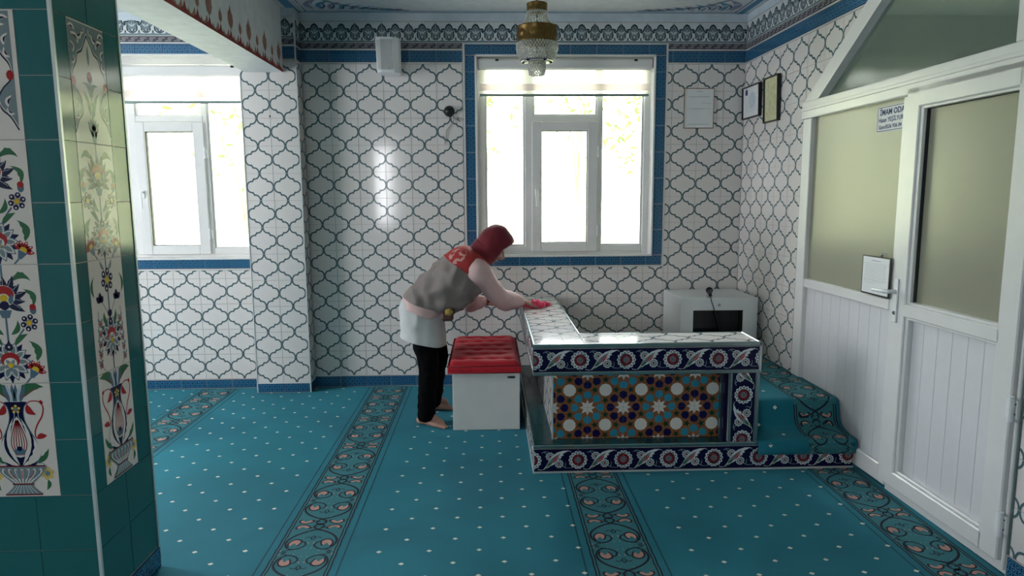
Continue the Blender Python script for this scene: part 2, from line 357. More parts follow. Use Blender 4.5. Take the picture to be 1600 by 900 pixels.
def tile_run(fr, u0, u1, v0, v1, step, parent, base, art, name='tile', th=.006, start=None, phase=0, artfn=None, w=0, vstep=None, vstart=None, region=None, g=.0013, tilt=.0012, minsize=.006):
    """lay tiles on a plane; cells follow the grid, cut where the region ends; the meshes of equal cells are shared"""
    start = u0 if start is None else start; vstep = vstep or (v1-v0); vstart = v0 if vstart is None else vstart
    i = math.floor((u0-start)/step+1e-6); out = []
    while start+i*step < u1-1e-6:
        a = start+i*step
        j = math.floor((v0-vstart)/vstep+1e-6)
        while vstart+j*vstep < v1-1e-6:
            b = vstart+j*vstep
            x0, x1, y0, y1 = max(a, u0)-a, min(a+step, u1)-a, max(b, v0)-b, min(b+vstep, v1)-b
            j += 1
            if x1-x0 < minsize or y1-y0 < minsize: continue
            C = inset_rect(x0, x1, y0, y1, g)
            if region:
                C = clip_poly(C, [(p[0]-a, p[1]-b) for p in region])
                if len(C) < 3 or area(C) < 2e-4: continue
            key = (id(art), str(base), th, tuple((round(p[0], 4), round(p[1], 4)) for p in C))
            if key not in CACHE: CACHE[key] = plate_mesh(name, C, th, base, art)
            m = fr.m(a, b, w)
            if tilt:
                m = m @ Matrix.Rotation(random.uniform(-tilt, tilt), 4, 'X') @ Matrix.Rotation(random.uniform(-tilt, tilt), 4, 'Y')
            out.append(link(bpy.data.objects.new(name, CACHE[key]), parent, m))
        i += 1
    return out

# --- drawings
def ogee_art():
    a = Art(); T = .2
    half = [(.984, .5), (.978, .565), (.952, .625), (.905, .675), (.845, .70), (.795, .708), (.782, .692), (.768, .71), (.765, .735)]
    q = half + [(1.5-x, 1.5-y) for x, y in half[::-1]]
    for sx, sy in ((1, 1), (-1, 1), (-1, -1), (1, -1)):
        P = [((.5+sx*(x-.5))*T, (.5+sy*(y-.5))*T) for x, y in q]
        a.stroke(P, .0112, 'ogee', 1)
    return a
OGEE = ogee_art()
def rosette():
    a = Art()
    for i in range(14):
        t = 2*math.pi*i/14; x, y = .0405*math.cos(t), .0405*math.sin(t); a.circ(x, y, .0112, 'paper', 2, 10, .0098, t); a.circ(x*1.02, y*1.02, .0048, 'grey', 3, 7); a.circ(x*1.03, y*1.03, .0026, 'ink', 4, 5)
    a.circ(0, 0, .036, 'paper', 2, 22); a.circ(0, 0, .0315, 'navy', 3, 20)
    for i in range(12):
        t = 2*math.pi*(i+.5)/12; a.circ(.0235*math.cos(t), .0235*math.sin(t), .0062, 'red', 4, 7, .005, t)
    a.circ(0, 0, .0175, 'grey', 5, 14)
    for i in range(8):
        t = 2*math.pi*i/8; a.circ(.0105*math.cos(t), .0105*math.sin(t), .0028, 'darkred', 6, 5)
    a.circ(0, 0, .004, 'ink', 6, 6); return a
ROS = rosette()
def floret():
    a = Art()
    for i in range(10):
        t = 2*math.pi*i/10; a.circ(.0185*math.cos(t), .0185*math.sin(t), .0062, 'paper', 1.2, 7); a.circ(.0185*math.cos(t), .0185*math.sin(t), .0028, 'grey', 1.7, 5)
    a.circ(0, 0, .0165, 'grey', 1.6, 14); a.circ(0, 0, .011, 'crestlight', 2, 10); a.circ(0, 0, .006, 'darkred', 2.4, 8); return a
def iznik_art():
    a = Art(); L, Hh = .25, .125
    a.put(ROS, 0, Hh/2); a.put(ROS, L, Hh/2)
    a.put(floret(), .098, .084); a.put(floret(), .147, .042)
    out = [(.058, .008), (.075, .03), (.088, .055), (.108, .085), (.135, .106), (.17, .117), (.2, .116), (.185, .108), (.165, .098), (.172, .09), (.158, .084), (.16, .074), (.145, .07), (.142, .058), (.125, .052), (.118, .038), (.098, .03), (.08, .015)]
    a.poly(out, 'paper', 3)
    a.leaf(.075, .021, .155, .103, .011, 'grey', 3.6, .02); a.leaf(.112, .05, .148, .092, .0085, 'red', 4, 0); a.stroke([(.116, .056), (.146, .09)], .0018, 'paper', 4.5)
    a.leaf(.082, .028, .108, .052, .006, 'leafgreen', 4); a.leaf(.066, .013, .09, .022, .004, 'leafgreen', 4)
    for (p, c) in (([(.052, .104), (.07, .113), (.088, .108), (.1, .1)], 'crestmid'), ([(.064, .11), (.078, .098), (.07, .082)], 'crestmid'), ([(.165, .03), (.18, .02), (.2, .017), (.22, .018)], 'crestmid'), ([(.178, .022), (.184, .04), (.182, .052)], 'crestmid'),
                   ([(.03, .012), (.045, .008), (.058, .009)], 'crestlight'), ([(.19, .116), (.205, .113), (.212, .108)], 'crestlight')):
        a.stroke(catmull(p, 4), lambda t: .0045*(1-.6*t), c, 1)
    return a
IZNIK = iznik_art()
def palmette(kind):
    a = Art()
    if kind:
        o = [(0, .128), (.014, .119), (.022, .104), (.024, .094), (.04, .094), (.052, .086), (.042, .074), (.031, .067), (.034, .05), (.032, .03), (.018, .015), (.004, .009), (0, .008)]
    else:
        o = [(0, .134), (.006, .122), (.012, .116), (.022, .104), (.027, .088), (.03, .08), (.044, .073), (.046, .066), (.034, .06), (.028, .048), (.03, .035), (.024, .024), (.01, .012), (0, .01)]
    full = o + [(-x, y) for x, y in o[-2:0:-1]]
    a.poly([(x*1.22, y*1.03+.001) for x, y in full], 'crest', 1)
    cx, cy = 0, .06
    a.poly([(x*.94, cy+(y-cy)*.86) for x, y in full], 'crestmid', 2)
    a.stroke([(x*.66, cy+(y-cy)*.68) for x, y in full], .003, 'crest', 3, True)
    a.circ(0, .034, .014, 'crest', 4, 10, .016); a.circ(0, .036, .0085, 'crestlight', 5, 8, .011)
    a.leaf(0, .05, 0, .108, .008, 'crest', 4); a.leaf(0, .056, 0, .1, .0042, 'crestlight', 5)
    for s_ in (-1, 1): a.leaf(0, .056, .03*s_, .08, .006, 'crestlight', 5, .05*s_); a.circ(.022*s_, .03, .005, 'crestlight', 5, 6)
    return a
def crest_art():
    a = Art(); a.poly([(0, 0), (.2, 0), (.2, .012), (0, .012)], 'crestmid', 1); a.stroke([(0, .0125), (.2, .0125)], .003, 'crest', 2)
    a.put(palmette(1), .1, .006); a.put(palmette(0), 0, .006); a.put(palmette(0), .2, .006)
    for x in (.05, .15): a.circ(x, .03, .0055, 'crest', 3, 8, .009); a.poly([(x-.016, .012), (x+.016, .012), (x, .03)], 'crestmid', 2)
    return a
CREST = crest_art()
def meander_art():
    a = Art(); a.poly([(0, .002), (.2, .002), (.2, .04), (0, .04)], 'meander', 1)
    for i in range(4):
        x = i*.0667-.02; P = [(x, .01), (x+.04, .01), (x+.047, .02), (x+.026, .02), (x+.026, .02), (x+.02, .024), (x+.026, .031), (x+.067, .031)]
        a.stroke(P, .0032, 'meanderline', 2)
    a.stroke([(0, .0025), (.2, .0025)], .003, 'crest', 2); a.stroke([(0, .0385), (.2, .0385)], .003, 'crest', 2); return a
MEANDER = meander_art()
def lattice_edge(h):
    a = Art(); a.stroke([(0, .0022), (.2, .0022)], .0044, 'edgeblue', 1); a.stroke([(0, h-.0022), (.2, h-.0022)], .0044, 'edgeblue', 1); return a
LAT = {}
def lat(h):
    h = round(h, 4)
    if h not in LAT: LAT[h] = lattice_edge(h)
    return LAT[h]
def star_art(flip):
    T = .2; a = Art(); ca, cb = ('aqua', 'cobalt') if flip else ('cobalt', 'aqua')
    for (x, y, c) in ((0, 0, ca), (T, 0, cb), (T, T, ca), (0, T, cb)):
        P = []
        for i in range(16):
            r = .047 if i % 2 == 0 else .025; t = math.pi*i/8; P.append((x+r*math.cos(t), y+r*math.sin(t)))
        a.poly(P, 'offwhite', 2)
        for i in range(8):
            t = math.pi*i/4 + math.pi/8*0; d = .0715; q = []
            for (rr, aa) in ((-.026, 0), (-.008, .0225), (.014, .0205), (.023, 0), (.014, -.0205), (-.008, -.0225)):
                X, Y = d+rr, aa; q.append((x+X*math.cos(t)-Y*math.sin(t), y+X*math.sin(t)+Y*math.cos(t)))
            a.poly(q, c, 1)
    P = [(T/2+.036*math.cos(math.pi*(i+.5)/5), T/2+.036*math.sin(math.pi*(i+.5)/5)) for i in range(10)]; a.poly(P, 'offwhite', 2)
    for i in range(4):
        t = H*i; x, y = T/2+.059*math.cos(t), T/2+.059*math.sin(t); P = []
        for j in range(10):
            r = .0215 if j % 2 == 0 else .0095; u = t+math.pi*j/5; P.append((x+r*math.cos(u), y+r*math.sin(u)))
        a.poly(P, 'stargreen', 3)
    return a
STAR = [star_art(0), star_art(1)]
# floral panel drawings: x from -.105 to .105, y from 0 to .4, four tiles high
def daisy(r=.026, c='navy', mid='yellow', n=6):
    a = Art()
    for i in range(n):
        t = 2*math.pi*i/n+.3; a.circ(r*.72*math.cos(t), r*.72*math.sin(t), r*.34, c, 2, 9); a.circ(r*.78*math.cos(t), r*.78*math.sin(t), r*.13, 'cream', 3, 6)
    a.circ(0, 0, r*.4, 'greyblue', 2, 10); a.circ(0, 0, r*.32, mid, 3, 10); return a
def carnation():
    a = Art(); a.poly([(-.006, -.03), (.006, -.03), (.016, -.004), (-.016, -.004)], 'greyblue', 2)
    for i in range(5):
        t = math.radians(15+37.5*i); a.leaf(.008*math.cos(t), .004*math.sin(t), .038*math.cos(t), .034*math.sin(t), .0085, 'red', 3); a.circ(.028*math.cos(t), .026*math.sin(t), .003, 'cream', 4, 5)
    a.circ(0, .004, .012, 'yellow', 4, 9, .008); return a
def lotus():
    a = Art()
    for i in range(10):
        t = 2*math.pi*i/10+.31; a.leaf(0, 0, .074*math.cos(t), .074*math.sin(t), .013, 'navy', 1.5)
    for i in range(10):
        t = 2*math.pi*i/10; a.leaf(0, 0, .069*math.cos(t), .069*math.sin(t), .0165, 'greyblue', 2+.05*i); a.leaf(.02*math.cos(t), .02*math.sin(t), .063*math.cos(t), .063*math.sin(t), .0115, 'cream', 3); a.leaf(.024*math.cos(t), .024*math.sin(t), .056*math.cos(t), .056*math.sin(t), .008, 'grey', 3.6)
    a.circ(0, .006, .032, 'red', 4, 16, .026); a.circ(0, -.004, .022, 'cream', 5, 12, .018)
    for i in range(5):
        t = math.radians(-90+72*i); a.leaf(0, -.012, .024*math.cos(t), -.012+.024*math.sin(t), .006, 'grey', 5.5)
    a.circ(0, -.012, .009, 'yellow', 6, 9); a.circ(0, .05, .014, 'ink', 4.5, 9); a.circ(0, .05, .004, 'cream', 5, 6); return a
def artichoke():
    a = Art()
    for i in range(11):
        t = math.radians(-35+25*i); L = .082 if i % 2 == 0 else .072
        a.leaf(0, -.005, L*math.cos(t)*.98, L*math.sin(t), .0115, 'ink', 2+.02*i, .06*(1 if i > 5 else -1), 7, 1); a.stroke([(.03*math.cos(t), .03*math.sin(t)), (.064*math.cos(t), .064*math.sin(t))], .0014, 'crestlight', 2.6)
    a.circ(0, .006, .037, 'cream', 3, 16, .036); a.circ(0, .012, .034, 'red', 3.6, 16, .028); a.circ(0, -.002, .018, 'cream', 4, 12, .016); a.circ(0, -.002, .013, 'yellow', 4.6, 10)
    a.leaf(.02, -.022, .026, .012, .008, 'greyblue', 5); a.leaf(-.02, -.022, -.026, .012, .008, 'greyblue', 5); a.circ(0, -.026, .016, 'navy', 5, 9)
    a.poly([(-.022, -.042), (.022, -.042), (.012, -.068), (-.012, -.068)], 'greyblue', 3); return a
def vase_tile():
    h = Art()
    h.stroke(catmull([(.034, .325), (.05, .337), (.078, .335), (.09, .315), (.084, .285), (.066, .255), (.056, .228), (.06, .208), (.08, .208), (.092, .216)], 5), lambda t: .0055*(1-.45*abs(2*t-1)), 'red', 2)
    h.leaf(.036, .326, .066, .29, .011, 'red', 3, -.2); h.leaf(.06, .206, .095, .216, .009, 'red', 3, .15); h.leaf(.088, .325, .082, .342, .006, 'red', 3)
    h.leaf(.045, .12, .095, .172, .0085, 'leafgreen', 2, -.16, 7, 1); h.stroke(catmull([(.045, .12), (.07, .118), (.084, .104)], 4), .0025, 'grey', 1.5); h.leaf(.084, .06, .076, .022, .007, 'leafgreen', 2, .15)
    h.put(daisy(.022, 'yellow', 'grey'), .083, .082)
    h.leaf(.018, .345, .1, .386, .0165, 'leafgreen', 2, .22, 9, 1); h.stroke(catmull([(.02, .35), (.055, .372), (.08, .38)], 4), .002, 'red', 3)
    for i, x in enumerate((.006, .02, .034)): h.leaf(x*.5, .333, x*1.1, .398, .0075, 'greyblue' if i % 2 == 0 else 'crestlight', 2.4+.1*i)
    a = h.mirror()
    # vase
    v = [(.0, .107), (.04, .107), (.055, .125), (.065, .148), (.063, .172), (.053, .205), (.037, .24), (.026, .27), (.024, .296), (.028, .318), (.037, .335), (0, .335)]
    v = catmull(v, 3); F = lambda k, dy=0: [(x*k, y+dy) for x, y in v] + [(-x*k, y+dy) for x, y in v[::-1]]
    a.poly(F(1.05), 'greyblue', 3); a.poly(F(.95), 'navy', 4)
    for s in (-1, 1):
        a.leaf(.006*s, .11, .046*s, .215, .013, 'cream', 5, -.28*s, 9, 1); a.leaf(.004*s, .112, .012*s, .28, .008, 'cream', 5.2, -.15*s)
        a.stroke(catmull([(.006*s, .3), (.01*s, .27), (.032*s, .238)], 4), .0022, 'crestlight', 6)
    tul = catmull([(0, .14), (.022, .15), (.031, .18), (.026, .22), (.012, .265), (0, .285)], 4); a.poly(tul + [(-x, y) for x, y in tul[::-1]], 'cream', 6)
    for i in range(-3, 4): a.stroke(catmull([(i*.004, .148), (i*.0085, .185), (i*.0065, .225), (i*.001, .272)], 3), .0032, 'red' if i % 2 == 0 else 'darkred', 7)
    a.circ(0, .162, .02, 'greyblue', 8, 10, .012); a.circ(0, .172, .009, 'navy', 8.5, 8); a.put(daisy(.015, 'yellow', 'grey', 5), 0, .31, dl=3)
    # bowl
    b = catmull([(0, .108), (.077, .108), (.07, .085), (.05, .064), (.033, .046), (.036, .034), (.052, .018), (.06, .008), (0, .008)], 3)
    a.poly(b + [(-x, y) for x, y in b[::-1]], 'grey', 9)
    for i in range(-3, 4):
        a.stroke(catmull([(i*.02, .1), (i*.021, .088), (i*.012, .062), (i*.007, .047)], 3), lambda t: .0085*(1-.6*t), 'cream', 9.6); a.stroke(catmull([(i*.02, .096), (i*.019, .084), (i*.012, .066)], 3), .003, 'red' if i % 2 == 0 else 'greyblue', 10.2)
        a.stroke(catmull([(i*.007, .04), (i*.010, .028), (i*.015, .012)], 3), .003, 'crestlight', 9.6)
    for (y, w) in ((.11, .079), (.046, .036), (.008, .062)): a.stroke([(-w, y), (w, y)], .0045, 'darkred', 11)
    return a
def bloom_tile(variant=0):
    h = Art()
    h.leaf(.012, .165, .036, .215, .009, 'leafgreen', 2, -.2); h.leaf(.02, .13, .066, .168, .009, 'leafgreen', 2, .1)
    if variant == 0:
        h.put(daisy(.028), .074, .205); h.put(Art().circ(0, 0, .011, 'greyblue', 2, 9, .015).circ(0, .01, .011, 'red', 3, 9), .09, .248)
        h.leaf(.094, .262, .062, .318, .009, 'leafgreen', 2, -.28, 7, 1); h.leaf(.03, .345, .092, .345, .0105, 'leafgreen', 2, .3, 8, 1)
        h.stroke(catmull([(.012, .1), (.03, .15), (.055, .185)], 4), .006, 'greyblue', 1.5)
        h.leaf(.088, .075, .066, .145, .0115, 'leafgreen', 2, -.25, 7, 1); h.put(carnation(), .078, .045, -.5); h.stroke(catmull([(.066, .024), (.045, 0), (.035, -.01)], 4), .0055, 'greyblue', 1.5)
    else:
        for i in range(5):
            y = .03+i*.036; x = .078-.004*i; h.put(daisy(.012, 'darkred', 'red', 5), x, y); h.leaf(x+.004, y+.008, x+.016, y+.022, .004, 'grey', 2); h.leaf(x-.004, y+.008, x-.014, y+.02, .004, 'grey', 2)
        h.stroke(catmull([(.07, .22), (.078, .12), (.074, .04), (.05, -.005)], 5), .0028, 'greyblue', 1.4)
        for r_, t_ in ((.03, .6), (.03, 1.6), (.026, 2.4)): h.leaf(.052, .25, .052+r_*math.cos(t_), .25+r_*math.sin(t_)*1.2, .011, 'ink', 2.5)
        h.leaf(.086, .27, .078, .345, .007, 'leafgreen', 2, -.2); h.leaf(.012, .36, .036, .398, .007, 'grey', 2, -.1); h.stroke([(.006, .2), (.045, .255)], .003, 'greyblue', 1.5)
    a = h.mirror(); a.stroke([(0, 0), (0, .4)], .007, 'greyblue', 1)
    if variant == 0:
        a.put(lotus(), 0, .074); a.put(artichoke(), 0, .29)
    else:
        a.put(lotus(), 0, .12, 0, .85, 1.1); a.put(daisy(.036, 'ink'), 0, .325, 0, 1, 1.15); a.circ(0, .205, .014, 'ink', 5, 8)
    return a
def arch_tile():
    h = Art()
    edge = catmull([(.105, .03), (.083, .07), (.058, .095), (.052, .13), (.068, .16), (.093, .185), (.1, .205), (.092, .235), (.072, .262), (.062, .29), (.036, .305), (.02, .33), (0, .36)], 5)
    h.poly([(.105, .03)] + edge[1:] + [(0, .395), (.105, .395)], 'grey', 2); h.stroke(edge, .0045, 'ink', 3)
    h.stroke([(x*1.0, y+.008) for x, y in edge], .0025, 'cream', 3.5)
    for (x, y, r, t) in ((.085, .12, .02, 1.2), (.085, .09, .016, 2.4), (.09, .27, .018, 2), (.07, .34, .026, .6), (.045, .36, .024, 2.6), (.09, .31, .02, 1.2), (.085, .37, .02, .2), (.022, .375, .014, 2.2)):
        h.leaf(x-r*math.cos(t), y-r*math.sin(t), x+r*math.cos(t), y+r*math.sin(t), r*.38, 'cream', 4, .2); h.leaf(x-r*.6*math.cos(t), y-r*.6*math.sin(t), x+r*.6*math.cos(t), y+r*.6*math.sin(t), r*.16, 'ink', 5, .2)
    h.circ(.093, .2, .012, 'red', 5, 9, .016)
    h.leaf(.01, .09, .045, .175, .008, 'leafgreen', 2, .1, 7, 1); h.leaf(.008, .15, .05, .2, .009, 'grey', 2, .35, 7, 1); h.leaf(.005, .02, .03, .075, .009, 'ink', 2)
    a = h.mirror(); a.stroke([(0, 0), (0, .22)], .0055, 'greyblue', 1); a.circ(0, .225, .012, 'red', 4, 10, .016); a.circ(0, .222, .017, 'grey', 3, 10, .02)
    a.leaf(0, .26, 0, .33, .007, 'grey', 3); a.poly([(-.02, .05), (.02, .05), (.008, .0), (-.008, .0)], 'greyblue', 2)
    for t in (.6, 1.1, 1.57, 2.04, 2.54): a.leaf(0, .04, .04*math.cos(t), .04+.05*math.sin(t), .008, 'grey', 3)
    return a
def shifted(a, dx, dy=0): b = Art(); b.put(a, dx, dy); return b

# ================================================================ THE SETTING
Y0 = 5.308; CEIL = 2.856; GX = -1.1876; ROW0 = .091
BK = Fr((0, Y0, 0), (1, 0, 0), (0, 0, 1))                       # back wall, facing the camera
nrm = math.hypot(1, .02)
RT = Fr((1.975, Y0, 0), (.02/nrm, -1/nrm, 0), (0, 0, 1))         # right wall, u runs from the back corner towards the camera
def struct(mb, name, label=None, smooth=False): 
    o = mb.build(name, None, smooth); o['kind'] = 'structure'
    if label: o['label'] = label
    return o

# floor with fitted carpet
mb = MB(); mb.box(-4.4, 4.7, -3.4, 5.6, -.2, 0, M['carpet'])
floor = struct(mb, 'floor', 'teal fitted carpet with cream diamonds and scroll bands')
dots = Art()
def dot(x, y): dots.poly([(x-.0125, y), (x, y-.0105), (x+.0125, y), (x, y+.0105)], 'cdot', 1)
BAND = [(-3.63, -3.36), (-2.275, -2.005), (-.93, -.66), (.412, .682), (1.745, 2.0)]
def dot_field(ax, ay, x0, x1, hole=None):
    for r in range(-70, 30):
        y = ay + r*.0995
        if not -1.0 < y < 5.29: continue
        for c in range(-60, 60):
            x = ax + c*.2135 + (r % 2)*.1067
            if x0+.03 < x < x1-.03 and not (x > .22 and y > 3.5): dot(x, y)
dot_field(-2.52, 4.16, -3.36, -2.275); dot_field(-1.273, 4.16, -2.005, -.93); dot_field(-.484, 3.53, -.62, .412); dot_field(.85, 3.289, .73, 1.745)
mb = MB(); art_into(mb, dots, None, lambda u, v, w: (u, v, w+.0004)); mb.build('woven_diamond_dots', floor, kind='stuff', label='cream woven diamonds')
def scroll(width=.27, period=.5):
    """one period of the carpet's scroll band, centred on x=0, y 0..period: two vines that cross, palmette buds and leaves"""
    a = Art(); q = Art(); K = 1.18; Y = lambda y: .048+(y-.05)*1.42 if y > .05 else y
    def st(P, w, c='cink', l=3, n=5): q.stroke(catmull([(x*K if abs(x) > .02 else x, Y(y)) for x, y in P], n), w, c, l)
    q.stroke(catmull([(-.002, -.006), (.020, .012), (.018, .034), (-.002, .050)], 5), .0095, 'cink', 3)
    st([(.0, .05), (.028, .062), (.062, .082), (.086, .108), (.092, .136), (.082, .162), (.060, .175), (.036, .170), (.020, .152), (.022, .134), (.034, .128)], lambda t: .0115-.0045*t)
    st([(.060, .176), (.076, .181), (.090, .189)], .005)
    st([(.0, .092), (.008, .106), (.002, .118)], .005); st([(.008, .106), (.02, .10), (.030, .106)], .0045)
    def bud(P, l, k):
        P = [(x*K, Y(y)) for x, y in P]; cx = sum(p[0] for p in P)/len(P); cy = sum(p[1] for p in P)/len(P)
        q.poly(catmull(P, 3, True), 'cink', l); q.poly(catmull([(cx+(x-cx)*k*1.0, cy+(y-cy)*k) for x, y in P], 3, True), 'csalmon', l+1)
    bud([(.034, .122), (.054, .111), (.074, .118), (.085, .140), (.078, .161), (.066, .144), (.056, .141), (.046, .156), (.036, .142)], 1, .74)
    lf = [(.030, .034), (.046, .014), (.070, .003), (.094, .010), (.106, .028), (.102, .044), (.090, .044), (.084, .030), (.068, .026), (.056, .036), (.044, .044)]
    q.poly(catmull(lf, 3, True), 'cink', 1); q.poly(catmull([(.074+(x-.074)*.74, .025+(y-.025)*.66) for x, y in lf], 3, True), 'csalmon', 2)
    q.stroke(catmull([(.006, .020), (.020, .030), (.040, .034)], 4), .0045, 'cink', 3)
    for (x, y) in ((.116, .075), (.116, .13), (.116, .19), (.05, .235), (.012, .215), (.03, .075)): q.poly([(x-.003, y), (x, y-.004), (x+.003, y), (x, y+.004)], 'cspeck', 1)
    for (x, y) in ((.113, .235), (.012, .17)): q.poly([(x-.004, y), (x, y-.006), (x+.004, y), (x, y+.006)], 'csalmon', 1)
    for sx in (1, -1):
        a.put(q, 0, 0, 0, sx, 1); a.put(q, 0, period, 0, sx, -1)
        a.stroke(catmull([(sx*.106, .243), (sx*.085, .25), (sx*.106, .257)], 3), .005, 'cink', 2)
    return a
SCR = scroll()
def band_lines(a, w, y0, y1):
    a.poly([(-w/2, y0), (w/2, y0), (w/2, y1), (-w/2, y1)], 'cband', .3)
    n = max(2, int((y1-y0)/.03))
    for s in (-1, 1):
        for off, ww in ((.0035, .0065), (.0165, .006)):
            P = [(s*(w/2-off)+.0012*math.sin(i*2.1), y0+(y1-y0)*i/n) for i in range(n+1)]; a.stroke(P, ww, 'cink', 1.5)
        a.stroke([(s*(w/2+.032), y0), (s*(w/2+.032), y1)], .006, 'cline', .6)
for i, (x0, x1) in enumerate(BAND):
    y1 = 5.29 if i != 4 else 3.53
    if i == 3: y1 = 3.53
    y0 = -1.0; a = Art(); w = x1-x0; band_lines(a, w, y0, y1); kx = w/.27
    yy = 3.515 - .5*9 - .02
    while yy < y1:
        a.put(SCR, 0, yy, 0, kx, 1); yy += .5
    mb = MB(); C = [(-w/2-.04, y0), (w/2+.04, y0), (w/2+.04, y1), (-w/2-.04, y1)]
    art_into(mb, a, C, lambda u, v, ww: ((x0+x1)/2+u, v, ww+.0004)); mb.build('scroll_band', floor)

# walls: masonry backing with openings, tiles in front of it
g = .004; TH = .006
mb = MB(); yb0, yb1 = Y0+g, Y0+.24; WIN = [(-3.13, -1.764, 1.036, 2.552), (-.09, 1.276, 1.036, 2.552), (2.7, 4.0, 1.0, 2.15)]
x = -4.4
for (a0, a1, z0, z1) in WIN:
    mb.box(x, a0, yb0, yb1, -.1, CEIL, M['grout']); mb.box(a0, a1, yb0, yb1, -.1, z0, M['grout']); mb.box(a0, a1, yb0, yb1, z1, CEIL, M['grout']); x = a1
mb.box(x, 4.7, yb0, yb1, -.1, CEIL, M['grout'])
mb.box(-4.4, 2.0, Y0-.001, yb0, 2.80, CEIL, M['coveblue'])
# plastered reveals round the openings
for (a0, a1, z0, z1) in WIN[:2]:
    mb.box(a0-.005, a0, Y0+.02, yb1, z0, z1, M['plaster']); mb.box(a1, a1+.005, Y0+.02, yb1, z0, z1, M['plaster'])
wall_back = struct(mb, 'wall_back', 'white tiled wall with grey green ogee lattice around the windows')
NT = .0105
for (u0, u1, v0, v1) in ((-1.395, -.192, ROW0, 2.493), (-.192, 1.374, ROW0, .945), (1.374, 1.974, ROW0, 2.493)):
    tile_run(BK, u0, u1, v0, v1, .2, wall_back, 'white', OGEE, 'tile', start=GX-.2*10, vstep=.2, vstart=ROW0, w=-.0)
tile_run(BK, -3.2, -1.80, .078, .942, .2, wall_back, 'white', OGEE, 'tile', start=-2.452-.2*6, vstep=.2, vstart=.078)
def lattice_run(fr, u0, u1, v0, v1, parent, **k):
    return tile_run(fr, u0, u1, v0, v1, .2, parent, 'lattice', lat(v1-v0), 'border_tile', **k)
def column_run(fr, u0, u1, v0, v1, parent):                     # upright band: rotate the frame
    f2 = Fr(fr.p(u1, v0), fr.V, -fr.U); return lattice_run(f2, 0, v1-v0, 0, u1-u0, parent)
lattice_run(BK, -1.395, -.19, 2.505, 2.589, wall_back, start=GX-.4); lattice_run(BK, 1.376, 1.974, 2.505, 2.589, wall_back, start=GX-.4)
for dx in (0, -3.04):
    lattice_run(BK, -.172+dx, 1.36+dx, 2.557, 2.635, wall_back, start=-.172+dx); lattice_run(BK, -.165+dx, 1.358+dx, .957, 1.033, wall_back, start=-.165+dx)
    column_run(BK, -.170+dx, -.093+dx, 1.035, 2.555, wall_back)
    if dx == 0: column_run(BK, 1.279+dx, 1.360+dx, 1.035, 2.555, wall_back)
def flat_run(fr, u0, u1, v0, h, art, parent, nm, start): return tile_run(fr, u0, u1, v0, v0+h, .2, parent, 'paper' if nm == 'crest_tile' else 'meander', art, nm, start=start)
PAL['crestpaper'] = mat('crest_ground', 'c9d0d3', .3)
def crest_run(fr, u0, u1, v0, parent, start): return tile_run(fr, u0, u1, v0, v0+.15, .2, parent, 'crestpaper', CREST, 'crest_tile', start=start)
crest_run(BK, -1.395, 1.974, 2.645, wall_back, GX-.4)
for a0, a1 in ((-1.395, -.19), (1.374, 1.974)): tile_run(BK, a0, a1, 2.602, 2.642, .2, wall_back, 'meander', MEANDER, 'meander_tile', start=GX-.4)
tile_run(BK, -3.3, -1.8, 2.645, 2.688, .2, wall_back, 'meander', MEANDER, 'meander_tile', start=-3.3); crest_run(BK, -3.3, -1.8, 2.692, wall_back, -3.32)
mb = MB()                                                       # slim white metal strips between the bands
for (u0, u1, v) in ((-1.395, -.19, 2.592), (1.376, 1.974, 2.592), (-1.395, -.19, 2.494), (1.376, 1.974, 2.494), (-.185, 1.374, 2.636), (-3.3, -1.8, 2.637), (-.185, 1.374, .946), (-3.3, -1.8, .944), (-1.395, 1.974, .087)):
    mb.box(u0, u1, v, v+.008, -.003, .002, M['whitetrim'], BK)
for (u, v0, v1) in ((-.187, .95, 2.64), (1.363, .95, 2.64)): mb.box(u, u+.012, v0, v1, -.003, .0025, M['whitetrim'], BK)
mb.build('edge_strip', wall_back)
mb = MB(); mb.box(-1.395, 2.01, 0, .085, -.004, .001, M['grout'], BK); baseboard = struct(mb, 'baseboard_back', 'blue lattice tile skirting along the back wall')
for o in lattice_run(BK, -1.395, .23, .004, .085, baseboard, start=-1.395, w=.004): pass
mb = MB(); mb.box(-3.3, -1.8, 0, .072, -.004, .001, M['grout'], BK); bb2 = struct(mb, 'baseboard_left', 'blue lattice tile skirting under the left window')
lattice_run(BK, -3.3, -1.805, .004, .072, bb2, start=-3.25, w=.004)

# right wall
mb = MB(); SU = 1.0; SE = 2.862
mb.box(-.1, SU, -.1, CEIL, -.12, -g, M['grout'], RT); mb.box(SE, 8.9, -.1, CEIL, -.12, -g, M['grout'], RT)
mb.prism([(SU, 2.062), (2.15, CEIL-.02), (SE, CEIL-.02), (SE, CEIL), (SU, CEIL)], -.12, -g, M['grout'], RT)
mb.box(-.0, 2.3, 2.80, CEIL, -g, .001, M['coveblue'], RT)
wall_right = struct(mb, 'wall_right', 'white tiled wall with grey green ogee lattice beside the door')
tile_run(RT, 0, SU-.012, ROW0, 2.493, .2, wall_right, 'white', OGEE, 'tile', start=0, vstep=.2, vstart=ROW0)
tile_run(RT, SU-.012, 1.8, 2.05, 2.493, .2, wall_right, 'white', OGEE, 'tile', start=0, vstep=.2, vstart=ROW0, region=[(SU-.012, 2.06), (1.8, 2.604), (SU-.012, 2.604)])
tile_run(RT, SE+.012, 3.46, ROW0, 2.493, .2, wall_right, 'white', OGEE, 'tile', start=0, vstep=.2, vstart=ROW0)
tile_run(RT, 0, 1.66, 2.505, 2.589, .2, wall_right, 'lattice', lat(.084), 'border_tile', start=0, region=[(0, 2.49), (1.64, 2.49), (1.78, 2.6), (0, 2.6)])
tile_run(RT, 0, 1.74, 2.602, 2.642, .2, wall_right, 'meander', MEANDER, 'meander_tile', start=0)
